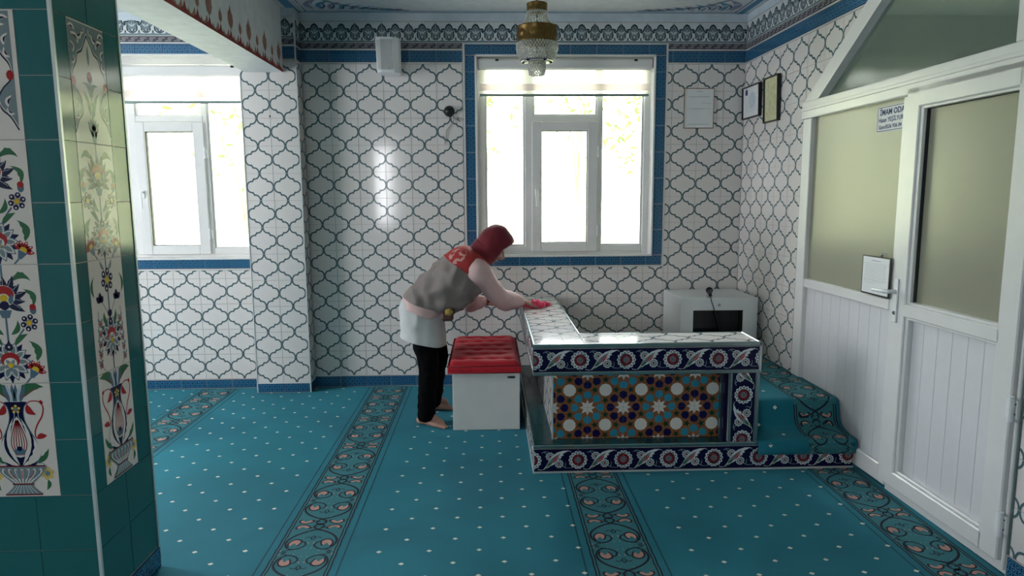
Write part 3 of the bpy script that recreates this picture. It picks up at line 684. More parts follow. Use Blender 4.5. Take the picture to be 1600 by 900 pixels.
crest_run(RT, 0, 1.8, 2.645, wall_right, 0)
mb = MB()
for v in (2.592, 2.494): mb.box(0, 1.66, v, v+.008, -.003, .002, M['whitetrim'], RT)
mb.prism([(SU-.016, ROW0), (SU-.002, ROW0), (SU-.002, 2.056), (2.13, CEIL-.02), (2.11, CEIL-.02), (SU-.016, 2.066)], -.003, .004, M['alu'], RT)
mb.box(SE, SE+.01, ROW0, CEIL, -.003, .003, M['alu'], RT)
mb.build('edge_strip', wall_right)
mb = MB(); mb.box(SE, 8.8, 0, .088, -.004, .001, M['grout'], RT); bb3 = struct(mb, 'baseboard_right', 'blue lattice tile skirting in front of the door')
lattice_run(RT, SE+.006, 3.46, .004, .086, bb3, w=.003)

# ceiling, painted
mb = MB(); mb.box(-4.5, 4.8, -3.5, 5.6, CEIL, CEIL+.2, M['ceiling']); ceiling = struct(mb, 'ceiling', 'white ceiling with painted blue borders and corner spandrels')
CE = Fr((0, 0, CEIL), (1, 0, 0), (0, -1, 0)); a = Art()
a.stroke([(-1.48, -5.27), (1.97, -5.27)], .022, 'blue', 1); a.stroke([(-1.3, -5.235), (1.9, -5.235)], .006, 'deepblue', 1)
a.stroke([(-1.415, -5.30), (-1.415, -2.5)], .07, 'blue', 1); a.stroke([(-1.36, -5.27), (-1.36, -2.5)], .014, 'coveblue', 2); a.stroke([(-1.33, -5.27), (-1.33, -2.5)], .008, 'deepblue', 2)
a.stroke([(1.91, -5.30), (1.97, -2.2)], .05, 'blue', 1); a.stroke([(1.86, -5.27), (1.92, -2.2)], .01, 'deepblue', 2)
def spandrel(cx, s):
    for i in range(9):
        t = i/8; x = cx+s*(.05+.56*t); L = .30*(1-t)**1.3+.02
        a.leaf(x, -5.22, x+s*.10, -5.22+L*.9, .03*(1-t*.6), 'blue' if i % 2 else 'lilac', 2+i*.1, .2*s); a.leaf(x+s*.02, -5.21, x-s*.05, -5.21+L*.7, .014, 'coveblue', 3.2, .2)
        a.leaf(x+s*.03, -5.20, x+s*.09, -5.20+L*.55, .008, 'darkpaint', 3.6, -.2)
    e = catmull([(cx+s*.74, -5.225), (cx+s*.5, -5.19), (cx+s*.3, -5.10), (cx+s*.17, -4.95), (cx+s*.06, -4.75), (cx+s*.01, -4.5)], 5)
    a.stroke(e, .012, 'darkpaint', 3.8); a.stroke([(x-s*.012, y-.012) for x, y in e], .012, 'blue', 3.6)
spandrel(-1.31, 1); spandrel(1.85, -1)
mb = MB(); art_into(mb, a, None, lambda u, v, w: tuple(CE.p(u, v, w+.0003))); mb.build('painted_border', ceiling, label='blue painted lines and corner ornament')

# unseen sides of the hall, with their window openings
def punched(name, fr, L, holes, parts=None):
    mb = MB(); u = 0
    for (u0, u1, v0, v1) in holes:
        mb.box(u, u0, -.1, CEIL, -.2, 0, M['plaster'], fr); mb.box(u0, u1, -.1, v0, -.2, 0, M['plaster'], fr); mb.box(u0, u1, v1, CEIL, -.2, 0, M['plaster'], fr); u = u1
    mb.box(u, L, -.1, CEIL, -.2, 0, M['plaster'], fr); return struct(mb, name, 'plain plastered wall')
punched('wall_front', Fr((4.6, -3.2, 0), (-1, 0, 0), (0, 0, 1)), 9.0, [(6.55, 7.15, 1.0, 2.5)])
punched('wall_left', Fr((-4.2, -3.3, 0), (0, 1, 0), (0, 0, 1)), 8.7, [(6.6, 7.4, .75, 2.45)])
# office behind the door
mb = MB(); mb.box(4.5, 4.7, 1.2, 5.5, 0, CEIL, M['officewall']); mb.box(2.2, 4.6, 1.1, 1.3, 0, CEIL, M['officewall']); mb.box(2.09, 2.11, -3.3, 2.3, 0, CEIL, M['officewall'])
struct(mb, 'wall_office', 'wall of the office behind the door')

# beam and its painted fringe
mb = MB(); mb.box(-1.762, -1.49, -3.2, 5.17, 2.405, CEIL, M['plaster']); beam = struct(mb, 'ceiling_beam', 'white ceiling beam with red brown painted fringe')
BF = Fr((-1.49, 0, 0), (0, 1, 0), (0, 0, 1)); a = Art(); y = 5.07
a.poly([(1.0, 2.405), (5.165, 2.405), (5.165, 2.420), (1.0, 2.420)], 'beamred', 1)
def finial(y, h_, w):
    o = [(0, 0), (w*.12, .02), (w*.3, h_*.18), (w*.5, h_*.42), (w*.42, h_*.55), (w*.48, h_*.6), (w*.25, h_*.72), (w*.12, h_*.82), (0, h_)]
    a.poly([(y+x, 2.462+z) for x, z in o] + [(y-x, 2.462+z) for x, z in o[-2:0:-1]], 'beambrown', 3)
y = 4.77+.305
k = 0
while y > 1.2:
    finial(y, .15, .085); finial(y-.1525, .095, .05)
    for yy, w in ((y, .045), (y-.1525, .04)): a.poly([(yy-w*1.3, 2.419), (yy+w*1.3, 2.419), (yy+.018, 2.435), (yy, 2.472), (yy-.018, 2.435)], 'beamred', 2)
    for c in (y-.076, y+.076):
        a.poly(catmull([(c+.045, 2.419), (c+.05, 2.445), (c+.04, 2.465), (c+.022, 2.44), (c, 2.424), (c-.022, 2.434), (c-.036, 2.448), (c-.04, 2.432), (c-.04, 2.419)], 3, True), 'beambrown', 1.5)
    y -= .305
mb = MB(); art_into(mb, a, None, lambda u, v, w: tuple(BF.p(u, v, w+.0003))); mb.build('painted_fringe', beam, label='brick red band with brown pointed finials')

# pilaster on the back wall
PY = 5.163; PF = Fr((0, PY, 0), (1, 0, 0), (0, 0, 1)); PR = Fr((-1.395, PY, 0), (0, 1, 0), (0, 0, 1))
mb = MB(); mb.box(-1.80, -1.40, PY+g, Y0+.01, -.05, CEIL, M['grout']); mb.box(-1.80, -1.395, PY, Y0, 2.80, CEIL, M['coveblue']); pil = struct(mb, 'wall_pilaster', 'tiled pilaster below the end of the beam')
tile_run(PF, -1.802, -1.400, .078, 2.478, .2, pil, 'white', OGEE, 'tile', start=-1.80, vstep=.2, vstart=.078)
tile_run(PR, 0, Y0-PY-.002, .078, 2.478, .2, pil, 'white', OGEE, 'tile', start=-.03, vstep=.2, vstart=.078)
for fr, a0, a1 in ((PF, -1.802, -1.4), (PR, 0, .143)):
    lattice_run(fr, a0, a1, .004, .074, pil); lattice_run(fr, a0, a1, 2.503, 2.588, pil); tile_run(fr, a0, a1, 2.602, 2.642, .2, pil, 'meander', MEANDER, 'meander_tile'); crest_run(fr, a0, a1, 2.645, pil, a0-.06)
mb = MB(); mb.box(-1.401, -1.392, PY-.003, PY+.006, 0, CEIL-.05, M['whitetrim']); mb.box(-1.807, -1.80, PY-.003, PY+.006, 0, 2.40, M['whitetrim'])
for v in (2.48, 2.59, .072): mb.box(-1.80, -1.40, v, v+.01, -.003, .002, M['whitetrim'], PF); mb.box(0, .143, v, v+.01, -.003, .002, M['whitetrim'], PR)
mb.build('edge_strip', pil)
mb = MB(); mb.tube([PF.p(-1.602, 2.092, 0), PF.p(-1.602, 2.092, .006)], .006, M['blackmetal'], 8); mb.build('wall_plug', pil)

# big column in the left foreground
CX, CY0, CY1 = -1.366, 2.265, 2.662; CX0 = -1.766
mb = MB(); mb.box(CX0+g, CX-g, CY0+g, CY1-g, -.05, CEIL, M['grout']); col = struct(mb, 'column', 'square column clad in dark teal tiles with floral panels')
CF = Fr((CX0, CY0, 0), (1, 0, 0), (0, 0, 1)); CR = Fr((CX, CY0, 0), (0, 1, 0), (0, 0, 1)); CL = Fr((CX0, CY1, 0), (0, -1, 0), (0, 0, 1)); CBk = Fr((CX, CY1, 0), (-1, 0, 0), (0, 0, 1))
P4 = [vase_tile(), bloom_tile(0), bloom_tile(0), arch_tile()]; Q4 = [vase_tile(), bloom_tile(1), bloom_tile(0), arch_tile()]
def clad(fr, p0, p1, arts, w=.4):
    tile_run(fr, .004, w-.004, .09, .49, .2, col, 'teal', None, 'tile', start=.0, vstep=.2, vstart=.09, tilt=.004)
    for u0, u1 in ((.004, p0), (p1, w-.004)): tile_run(fr, u0, u1, .49, 2.09, .3, col, 'teal', None, 'tile', start=u0, vstep=.2, vstart=.49, tilt=.004)
    tile_run(fr, .004, w-.004, 2.09, CEIL, .2, col, 'teal', None, 'tile', start=0, vstep=.2, vstart=2.09, tilt=.004)
    for i, art in enumerate(arts):
        sc = 1; s = Art(); s.put(art, (p1-p0)/2, 0, 0, sc, 1); KEEP.append(s)
        tile_run(fr, p0, p1, .49+.4*i, .89+.4*i, .4, col, 'cream', s, 'panel_tile', tilt=0)
    lattice_run(fr, .004, w-.004, .004, .086, col, w=.004)
KEEP = []
clad(CF, .045, .286, P4); clad(CR, .078, .292, Q4); clad(CL, .09, .3, []); clad(CBk, .09, .3, [])
mb = MB(); r = .007
for (x, y) in ((CX, CY0), (CX, CY1), (CX0, CY0), (CX0, CY1)): mb.box(x-r if x == CX else x-.003, x+.003 if x == CX else x+r, y-.003 if y == CY0 else y-r, y+r if y == CY0 else y+.003, 0, CEIL, M['whitetrim'])
mb.build('corner_trim', col, label='white metal corner strips')

# ---------------------------------------------------------------- windows
def window(dx, idx, label):
    root = thing('window_%d' % idx, label, None, (.593+dx, 5.4, 1.036), kind='structure')
    pv = M['pvc']; Y = 5.40
    def fb(mb, x0, x1, z0, z1, y0, y1, m=pv, bev=.004): mb.box(x0+dx, x1+dx, y0, y1, z0, z1, m, bev=bev)
    mb = MB()
    for (a, b, c, d) in ((-.09, -.027, 1.036, 2.552), (1.219, 1.276, 1.036, 2.552), (-.027, 1.219, 1.036, 1.06), (-.027, 1.219, 2.50, 2.552), (.286, .345, 1.06, 2.50), (.852, .884, 1.06, 2.50), (.345, .852, 2.078, 2.124)): fb(mb, a, b, c, d, Y, Y+.07)
    for (a, b) in ((-.027, .286), (.884, 1.219)): fb(mb, a, b, 1.06, 1.108, Y, Y+.07)
    for (a, b, c, d) in ((-.027, -.010, 1.108, 2.5), (.270, .286, 1.108, 2.5), (.884, .897, 1.108, 2.5), (1.203, 1.219, 1.108, 2.5), (-.01, .27, 1.108, 1.12), (.897, 1.203, 1.108, 1.12), (.345, .362, 2.124, 2.5), (.836, .852, 2.124, 2.5), (.362, .836, 2.124, 2.134)): fb(mb, a, b, c, d, Y+.012, Y+.05, bev=.002)
    mb.build('window_frame', root)
    mb = MB()
    for (a, b, c, d) in ((-.098, -.082, 1.03, 2.56), (1.268, 1.284, 1.03, 2.56), (-.098, 1.284, 1.026, 1.042), (-.098, 1.284, 2.546, 2.562)): fb(mb, a, b, c, d, Y0-.006, Y0+.11, M['pvc'], .003)
    mb.build('reveal_lining', root)
    for (a, b, c, d) in ((-.012, .272, 1.118, 2.5), (.895, 1.205, 1.118, 2.5), (.36, .838, 2.132, 2.5)):
        mb = MB(); fb(mb, a, b, c, d, Y+.028, Y+.034, M['glass'], 0); mb.build('pane', root)
    mb = MB()
    for (a, b, c, d) in ((.340, .412, 1.062, 2.075), (.777, .857, 1.062, 2.075), (.412, .777, 1.062, 1.132), (.412, .777, 2.005, 2.075)): fb(mb, a, b, c, d, Y-.018, Y+.05)
    for (a, b, c, d) in ((.412, .417, 1.132, 2.005), (.772, .777, 1.132, 2.005), (.417, .772, 1.132, 1.137), (.417, .772, 2.0, 2.005)): fb(mb, a, b, c, d, Y+.0, Y+.03, M['gasket'], 0)
    sash = mb.build('sash', root)
    mb = MB(); fb(mb, .414, .775, 1.134, 2.003, Y+.016, Y+.022, M['glass'], 0); mb.build('pane', sash)
    mb = MB(); hx = .374+dx; mb.box(hx-.012, hx+.012, Y-.026, Y-.017, 1.50, 1.56, M['whitepaint'], bev=.004); mb.tube([(hx, Y-.02, 1.545), (hx, Y-.06, 1.545), (hx, Y-.064, 1.53), (hx+.002, Y-.058, 1.42)], [.009, .009, .0105, .008], M['whitepaint']); o = mb.build('handle', sash); auto_smooth(o)
    for z in (1.18, 1.80):
        mb = MB(); mb.tube([(.861+dx, Y-.022, z), (.861+dx, Y-.022, z+.085)], .0075, M['whitepaint']); mb.box(.855+dx, .88+dx, Y-.02, Y-.005, z+.01, z+.07, M['whitepaint']); mb.build('hinge', sash)
    return root
window(-3.04, 1, 'left white plastic window with a tilted centre sash, partly behind the column'); window(0, 2, 'white three light plastic window above the woman, framed by blue tiles')
def blind(dx, label, dz=0):
    root = thing('roller_blind', label, 'blind', (.593+dx, 5.35, 2.27), group='striped roller blinds at the windows')
    mb = MB(); mb.box(-.075+dx, 1.262+dx, 5.318, 5.385, 2.455+dz, 2.535+dz, M['pvc'], bev=.012); c = mb.build('cassette', root)
    for x in (.07, 1.13):
        mb = MB(); mb.box(x-.012+dx, x+.012+dx, 5.312, 5.322, 2.515+dz, 2.53+dz, M['blackmetal']); mb.build('bracket_screw', c)
    zs = [(2.455, 2.418, 's'), (2.418, 2.352, 's2'), (2.352, 2.302, 'd'), (2.302, 2.278, 's')]
    for z1, z0, k in zs:
        mb = MB(); mb.box(-.062+dx, 1.24+dx, 5.346, 5.348, z0+dz, z1+dz, M['blindopaque'] if k == 'd' else M['blindsheer']); mb.build('fabric_band', root)
    mb = MB(); mb.box(-.062+dx, 1.24+dx, 5.340, 5.354, 2.258+dz, 2.278+dz, M['alu'], bev=.004); mb.build('bottom_bar', root)
blind(0, 'striped roller blind pulled a little down over the window above the woman'); blind(-3.04, 'striped roller blind pulled a little down over the left window', -.05)

# ---------------------------------------------------------------- partition and door in the right wall
def fbox(mb, s0, s1, z0, z1, o0, o1, m=M['pvc'], bev=.004): mb.box(s0, s1, z0, z1, o0, o1, m, RT, bev)
part = thing('window_3', 'white plastic partition with frosted panes and slanted glazed top', None, tuple(RT.p(1.6, 0, 0)), kind='structure')
mb = MB()
fbox(mb, SU, 1.105, .02, 1.968, -.05, .012); fbox(mb, 2.0, 2.052, .02, 1.968, -.05, .004); fbox(mb, 1.105, 2.0, .02, .115, -.05, .004); fbox(mb, 1.105, 2.0, .922, .975, -.05, .008)
fbox(mb, SU, SE, 1.968, 2.072, -.05, .024); fbox(mb, SU, SE, 2.014, 2.034, .02, .03, M['pvc'], .003); fbox(mb, 2.69, SE, 2.072, CEIL-.02, -.05, .02); fbox(mb, 2.846, SE, .02, 1.968, -.05, .012)
mb.prism([(SU, 2.062), (1.19, 2.072), (2.33, CEIL-.02), (2.15, CEIL-.02)], -.05, .02, M['pvc'], RT)
mb.build('frame', part)
mb = MB(); fbox(mb, 2.052, SE, 0, .044, -.06, -.004, M['pvc'], .003); mb.build('threshold', part)
mb = MB(); mb.box(1.10, 2.004, .97, 1.97, -.022, -.016, M['frosted'], RT); mb.build('frosted_pane', part)
mb = MB(); mb.prism([(1.18, 2.07), (2.70, 2.07), (2.70, CEIL-.02), (2.32, CEIL-.02)], -.034, -.028, M['reflectglass'], RT); mb.build('upper_pane', part, label='upper pane, grey green ceiling reflection put into its colour')
def planks(s0, s1, z0, z1, w, parent, off):
    n = round((s1-s0)/w); w = (s1-s0)/n; me = None
    for i in range(n):
        mb = MB(); mb.box(.0006, w-.0006, 0, z1-z0, -.012, 0, M['pvcpanel'], bev=.0018)
        if me is None: me = mb.mesh('panel_board')
        link(bpy.data.objects.new('panel_board', me), parent, RT.m(s0+i*w, z0, off))
planks(1.105, 2.0, .115, .922, .1, part, -.018)
door = thing('door_1', 'white plastic door with frosted pane and boarded lower panel', None, tuple(RT.p(2.45, 0, 0)), kind='structure')
L0, L1, Z0_, Z1_ = 2.055, 2.836, .05, 2.0; O1 = .024
mb = MB(); iw = .085; i0, i1 = L0+iw+.02, L1-iw-.02
for (a, b, c, d) in ((L0, L0+iw+.012, Z0_, Z1_), (L1-iw-.018, L1, Z0_, Z1_), (L0+iw, L1-iw, Z0_, .128), (L0+iw, L1-iw, 1.905, Z1_), (L0+iw, L1-iw, .915, .975)): fbox(mb, a, b, c, d, -.03, O1, bev=.005)
for (z0, z1) in ((.128, .915), (.975, 1.905)):                      # bevelled beading round the openings
    for (a, b, c, d) in ((i0-.012, i0+.012, z0, z1), (i1-.006, i1+.006, z0, z1), (i0, i1, z0, z0+.014), (i0, i1, z1-.012, z1)): fbox(mb, a, b, c, d, -.028, .014, bev=.003)
leafo = mb.build('door_leaf', door)
mb = MB()
for (a, b, c, d) in ((i0+.012, i0+.015, .989, 1.893), (i0+.012, i1-.006, 1.890, 1.893)): fbox(mb, a, b, c, d, -.02, -.002, M['gasket'], 0)
mb.box(i0, i1, .975, 1.905, -.024, -.018, M['frosted'], RT); mb.build('frosted_pane', door)
planks(i0, i1, .13, .915, .09, door, -.012)
mb = MB(); hs = L0+.03; mb.box(hs-.017, hs+.017, .877, 1.093, O1, O1+.008, M['whitepaint'], RT, .004)
mb.box(hs-.007, hs+.007, .915, .932, O1+.007, O1+.0095, M['black'], RT); mb.tube([RT.p(hs, .925, O1+.007), RT.p(hs, .925, O1+.012)], .008, M['steel'])
mb.tube([RT.p(hs, 1.03, O1), RT.p(hs, 1.03, O1+.05), RT.p(hs-.02, 1.03, O1+.058), RT.p(hs-.11, 1.026, O1+.056)], [.01, .01, .011, .009], M['whitepaint'], 10)
o = mb.build('handle', door, label='white lever handle with keyhole'); auto_smooth(o)
for z in (.16, .63, 1.6):
    mb = MB(); mb.tube([RT.p(L1+.012, z, .03), RT.p(L1+.012, z+.10, .03)], .011, M['whitepaint'], 10); mb.box(L1-.012, L1+.012, z+.012, z+.088, O1, O1+.006, M['whitepaint'], RT)
    mb.box(L1+.012, L1+.03, z+.012, z+.088, .012, .02, M['whitepaint'], RT)
    for q in (.03, .07): mb.box(L1+.019, L1+.024, z+q-.002, z+q+.003, .02, .0215, M['black'], RT)
    o = mb.build('hinge', door); auto_smooth(o)
# ================================================================ TILED PULPIT (low L shaped parapet on a plinth)
FY = 3.53; PT = .157; T0, T1 = .553, .718
pul = thing('tiled_pulpit', 'low L shaped pulpit with star mosaic front and navy floral tile borders', 'pulpit', (.9, 4.2, 0))
XR = 2.004
mb = MB(); mb.box(.23+g, XR, FY+g, 5.300, 0, PT-.006, M['grout']); mb.box(.49, XR, 3.765, 5.300, .15, .312, M['grout'])
plinth = mb.build('plinth', pul)
PFt = Fr((.23, FY, 0), (1, 0, 0), (0, 0, 1)); PLf = Fr((.23, 5.30, 0), (0, -1, 0), (0, 0, 1)); PTp = Fr((.23, FY, PT), (1, 0, 0), (0, 1, 0))
def border(fr, u0, u1, v0, v1, par, start): return tile_run(fr, u0, u1, v0, v1, .25, par, 'navy', IZNIK, 'border_tile', start=start, vstep=.125, vstart=v0, g=.0008, tilt=.002)
border(PFt, 0, XR-.23-.002, .010, .138, plinth, -.008); border(PLf, 0, 5.30-FY, .010, .138, plinth, .02)
tile_run(PTp, .003, 1.225, .008, .15, .2, plinth, 'ledge', None, 'tile', start=.0, tilt=.002); tile_run(PTp, .008, .115, .15, 5.30-FY, .3, plinth, 'ledge', None, 'tile', start=0, vstep=.2, vstart=.15, tilt=.003)
mb = MB()
mb.box(.226, 1.462, FY-.004, FY+.006, PT-.018, PT+.001, M['alu'], bev=.003); mb.box(.226, .236, FY-.004, 5.30, PT-.018, PT+.001, M['alu'], bev=.003)
mb.box(.226, XR, FY-.003, FY+.004, 0, .008, M['whitetrim']); mb.box(.226, .232, FY-.004, FY+.004, 0, PT, M['whitetrim']); mb.box(.226, .232, FY, 5.3, 0, .008, M['whitetrim'])
mb.build('metal_strip', plinth)
mb = MB(); mb.box(.343+g, 1.455-g, 3.63+g, 3.745, PT-.01, T0+.01, M['grout']); mb.box(.343+g, .47, 3.70, 5.300, PT-.01, T0+.01, M['grout']); mb.box(1.297+g, 1.455-g, FY+g, 3.745, PT-.01, T0+.02, M['grout'])
body = mb.build('parapet', pul)
WF = Fr((.536, 3.63, .335), (1, 0, 0), (0, 0, 1))
for i in range(-1, 4):
    for j in (-1, 0):
        u0, u1 = max(-.193, i*.2), min(.738, (i+1)*.2); v0, v1 = max(-.178, j*.2), min(.218, (j+1)*.2)
        C = inset_rect(u0-i*.2, u1-i*.2, v0-j*.2, v1-j*.2, .0006); A_ = STAR[(i+j+1) % 2]
        me = plate_mesh('star_tile', C, TH, 'starbrown', A_); link(bpy.data.objects.new('star_tile', me), body, WF.m(i*.2, j*.2))
# top sliver rows above the full star tiles are the same tiles, cut
mb = MB(); mb.box(1.274, 1.297, 3.60, 3.635, PT, T0, PAL['teal']); mb.build('teal_strip', body); mb = MB(); mb.box(.337, .345, 3.622, 3.634, PT, T0, M['whitetrim']); mb.build('corner_strip', body)
WL = Fr((.343, 5.30, PT), (0, -1, 0), (0, 0, 1)); tile_run(WL, 0, 1.668, 0, .396, .2, body, 'white', OGEE, 'tile', start=0, vstep=.2, vstart=0)
CFp = Fr((1.455, 3.529, .16), (0, 0, 1), (-1, 0, 0))
tile_run(Fr((1.440, FY, .16), (0, 0, 1), (-1, 0, 0)), 0, .392, .004, .129, .25, body, 'navy', IZNIK, 'border_tile', start=-.235+.0, vstep=.125, vstart=.004, g=.0008)
mb = MB()
for (a0, a1) in ((1.297, 1.309), (1.438, 1.458)): mb.box(a0, a1, FY-.004, FY+.01, PT, T0, M['alu'], bev=.002)
mb.box(1.270, 1.277, 3.595, 3.61, PT, T0, M['alu']); mb.box(1.277, 1.297, 3.56, 3.60, PT, T0, PAL['navy'])
mb.box(.228, 1.462, FY-.006, FY+.02, T0-.006, T0+.014, M['alu'], bev=.003); mb.box(.226, .24, FY, 5.30, T0-.006, T0+.014, M['alu'], bev=.003)
mb.build('metal_strip', body)
mb = MB(); mb.box(.23+g, 1.455-g, FY+g, 3.80-g, T0, T1-.006, M['grout']); mb.box(.23+g, .51-g, 3.79, 5.300, T0, T1-.006, M['grout']); capo = mb.build('parapet_top', pul)
CTp = Fr((.23, FY, T1), (1, 0, 0), (0, 1, 0)); CFr = Fr((.229, FY, 0), (1, 0, 0), (0, 0, 1)); CLf = Fr((.23, 5.30, 0), (0, -1, 0), (0, 0, 1))
border(CFr, .002, 1.222, T0+.014, T1-.022, capo, 0); border(CLf, 0, 1.768, T0+.014, T1-.022, capo, .018)
tile_run(CTp, .010, .272, .010, 1.768, .2, capo, 'white', OGEE, 'tile', start=-.03, vstep=.2, vstart=-.03); tile_run(CTp, .274, 1.216, .010, .266, .2, capo, 'white', OGEE, 'tile', start=.07, vstep=.2, vstart=.03)
mb = MB()
for (a0, a1, b0, b1) in ((.226, 1.462, FY-.006, FY+.010), (.226, .240, FY, 5.300), (.504, .514, 3.795, 5.300), (.504, 1.462, 3.792, 3.804), (1.446, 1.460, FY, 3.80)): mb.box(a0, a1, b0, b1, T1-.022 if b1-b0 < .02 and b0 < 3.6 or a0 == .226 else T1-.01, T1+.002, M['alu'], bev=.003)
mb.box(.226, .231, FY-.005, FY+.002, T0, T1, M['alu']); mb.box(1.451, 1.462, FY-.006, FY+.004, T0, T1, M['whitetrim'])
mb.box(1.454, 1.457, FY, 3.745, PT, T1-.005, PAL['greyblue'])
mb.build('metal_strip', capo)

# step carpet draped over the plinth and the upper platform
prof = [(3.512, .088), (3.509, .12), (3.512, .15), (3.525, .166), (3.55, .170), (3.60, .172), (3.65, .178), (3.69, .195), (3.712, .225), (3.722, .27), (3.728, .30), (3.738, .322), (3.76, .332), (3.80, .334), (5.295, .334)]
acc = [0]
for i in range(1, len(prof)): acc.append(acc[-1]+math.dist(prof[i-1], prof[i]))
def on_prof(t, w=0):
    t = max(0, min(acc[-1]-1e-6, t)); i = max(k for k in range(len(acc)-1) if acc[k] <= t); f = (t-acc[i])/(acc[i+1]-acc[i])
    a, b = prof[i], prof[i+1]; dx, dz = b[0]-a[0], b[1]-a[1]; d = math.hypot(dx, dz)
    return a[0]+dx*f - dz/d*w, a[1]+dz*f + dx/d*w
carpet = MB(); xs = [1.462, 1.6, 1.75, 1.88, 1.99, 2.014]; vs = []; fs = []; k = len(xs)
tt = []
for i in range(len(acc)-1): tt += [acc[i], (acc[i]+acc[i+1])/2]
tt.append(acc[-1])
for t in tt:
    for x in xs:
        sag = -.004 if x > 2.0 else 0; y, z = on_prof(t, sag); vs.append((x, y, z))
for i in range(len(tt)-1):
    for j in range(k-1): fs.append((i*k+j, i*k+j+1, (i+1)*k+j+1, (i+1)*k+j))
carpet.add(vs, fs, M['carpet'])
cp = carpet.build('step_carpet', None, True); tag(cp, 'teal carpet draped over the pulpit steps beside the white door', 'carpet')
md = cp.modifiers.new('thickness', 'SOLIDIFY'); md.thickness = .010; md.offset = -1
a = Art()
def sub(P): return P
band_lines(a, .25, .03, acc[-1]); bl = Art(); n = 60
# split the wide ground strip so that it follows the steps
a.P = [p for p in a.P if p[1] != 'cband']
for i in range(n*2):
    t0_, t1_ = .0+acc[-1]*i/(2*n), acc[-1]*(i+1)/(2*n)
    if t1_ > .002: a.poly([(-.125, t0_), (.125, t0_), (.125, t1_), (-.125, t1_)], 'cband', .3)
yy = -.22
while yy < acc[-1]: a.put(SCR, 0, yy, 0, .93, 1); yy += .5
d2 = Art()
for r in range(0, 20):
    for c in range(0, 3):
        x = -.34 + c*.2135 + (r % 2)*.1067; t = .055+r*.0995
        if x < -.16: d2.poly([(x-.0125, t), (x, t-.0125), (x+.0125, t), (x, t+.0125)], 'cdot', 1)
def cmap(u, v, w):
    y, z = on_prof(v, w+.0008); return (1.868+u, y, z)
mb = MB(); art_into(mb, a, [(-.14, .003), (.14, .003), (.14, acc[-1]), (-.14, acc[-1])], cmap); mb.build('scroll_band', cp)
mb = MB(); art_into(mb, d2, None, cmap); mb.build('woven_diamond_dots', cp, kind='stuff')

# ================================================================ STORAGE SEAT
st = thing('storage_seat', 'white box seat with a buttoned red velvet cushion beside the pulpit', 'seat', (-.03, 4.62, 0))
mb = MB(); mb.box(-.243, .184, 4.253, 5.02, .004, .384, M['whitemelamine'], bev=.003); mb.build('box', st)
mb = MB(); mb.box(-.245, .186, 4.235, 4.252, .002, .386, M['whitemelamine'], bev=.002); fp = mb.build('front_panel', st)
mb = MB(); mb.box(.108, .156, 4.230, 4.236, .343, .358, M['black'], bev=.002); mb.box(.112, .12, 4.2285, 4.231, .346, .355, M['steel']); mb.box(.124, .150, 4.2285, 4.231, .3475, .350, M['steel']); mb.build('badge', fp)
mb = MB(); nx, ny = 44, 60; x0, x1, y0, y1 = -.268, .190, 4.205, 5.05; zb, zt = .386, .462; vs = []; btn = []
for j in range(6):
    for i in range(4 if j % 2 == 0 else 3): btn.append((x0+.075+(i+(0 if j % 2 == 0 else .5))*.103, y0+.10+j*.13))
def ctop(x, y):
    ex = min(x-x0, x1-x); ey = min(y-y0, y1-y); e = min(1, (1-(1-min(1, ex/.05))**2.2))*min(1, (1-(1-min(1, ey/.05))**2.2)); h_ = .046*max(0, e)**.6
    d = 0
    for bx, by in btn: 
        q = math.hypot((x-bx)/.026, (y-by)/.022); d += .024*math.exp(-q*q) + .009*math.exp(-((y-by)/.012)**2)*math.exp(-((x-bx)/.07)**2)
    return zt-.046+h_ - d + .004*noise.noise(Vector((x*14, y*22, 1)))*e
for j in range(ny+1):
    for i in range(nx+1):
        x = x0+(x1-x0)*i/nx; y = y0+(y1-y0)*j/ny; vs.append((x, y, ctop(x, y)))
n1 = nx+1; fs = [(j*n1+i, j*n1+i+1, (j+1)*n1+i+1, (j+1)*n1+i) for j in range(ny) for i in range(nx)]
ring = [i for i in range(n1)] + [j*n1+nx for j in range(1, ny+1)] + [ny*n1+i for i in range(nx-1, -1, -1)] + [j*n1 for j in range(ny-1, 0, -1)]
b = len(vs)
for lay, (o, z) in enumerate(((.005, .43), (.006, .405), (.0, zb))):
    for r_ in ring:
        x, y, _ = vs[r_]; cx, cy = (x0+x1)/2, (y0+y1)/2; vs.append((x+(o if x > cx else -o)*(abs(x-cx) > .2), y+(o if y > cy else -o)*(abs(y-cy) > .4), z))
R_ = len(ring); prev = ring
for lay in range(3):
    cur = [b+lay*R_+i for i in range(R_)]; fs += [(prev[i], cur[i], cur[(i+1) % R_], prev[(i+1) % R_]) for i in range(R_)]; prev = cur
fs.append(tuple(prev)); mb.add(vs, fs, M['velvet']); cu = mb.build('cushion', st, True)
for bx, by in btn:
    mb = MB(); mb.ball((bx, by, ctop(bx, by)+.001), .008, M['velvet'], 8, 4, (1, 1, .5)); mb.build('button', cu, True)
mb = MB(); e = .003; P = [(x0-e, y0-e), (x1+e, y0-e), (x1+e, y1+e), (x0-e, y1+e)]
mb.tube([(x, y, .432) for x, y in P+[P[0]]], .004, M['piping'], 6); mb.tube([(x, y, .388) for x, y in P+[P[0]]], .004, M['piping'], 6); mb.build('piping', cu, True)

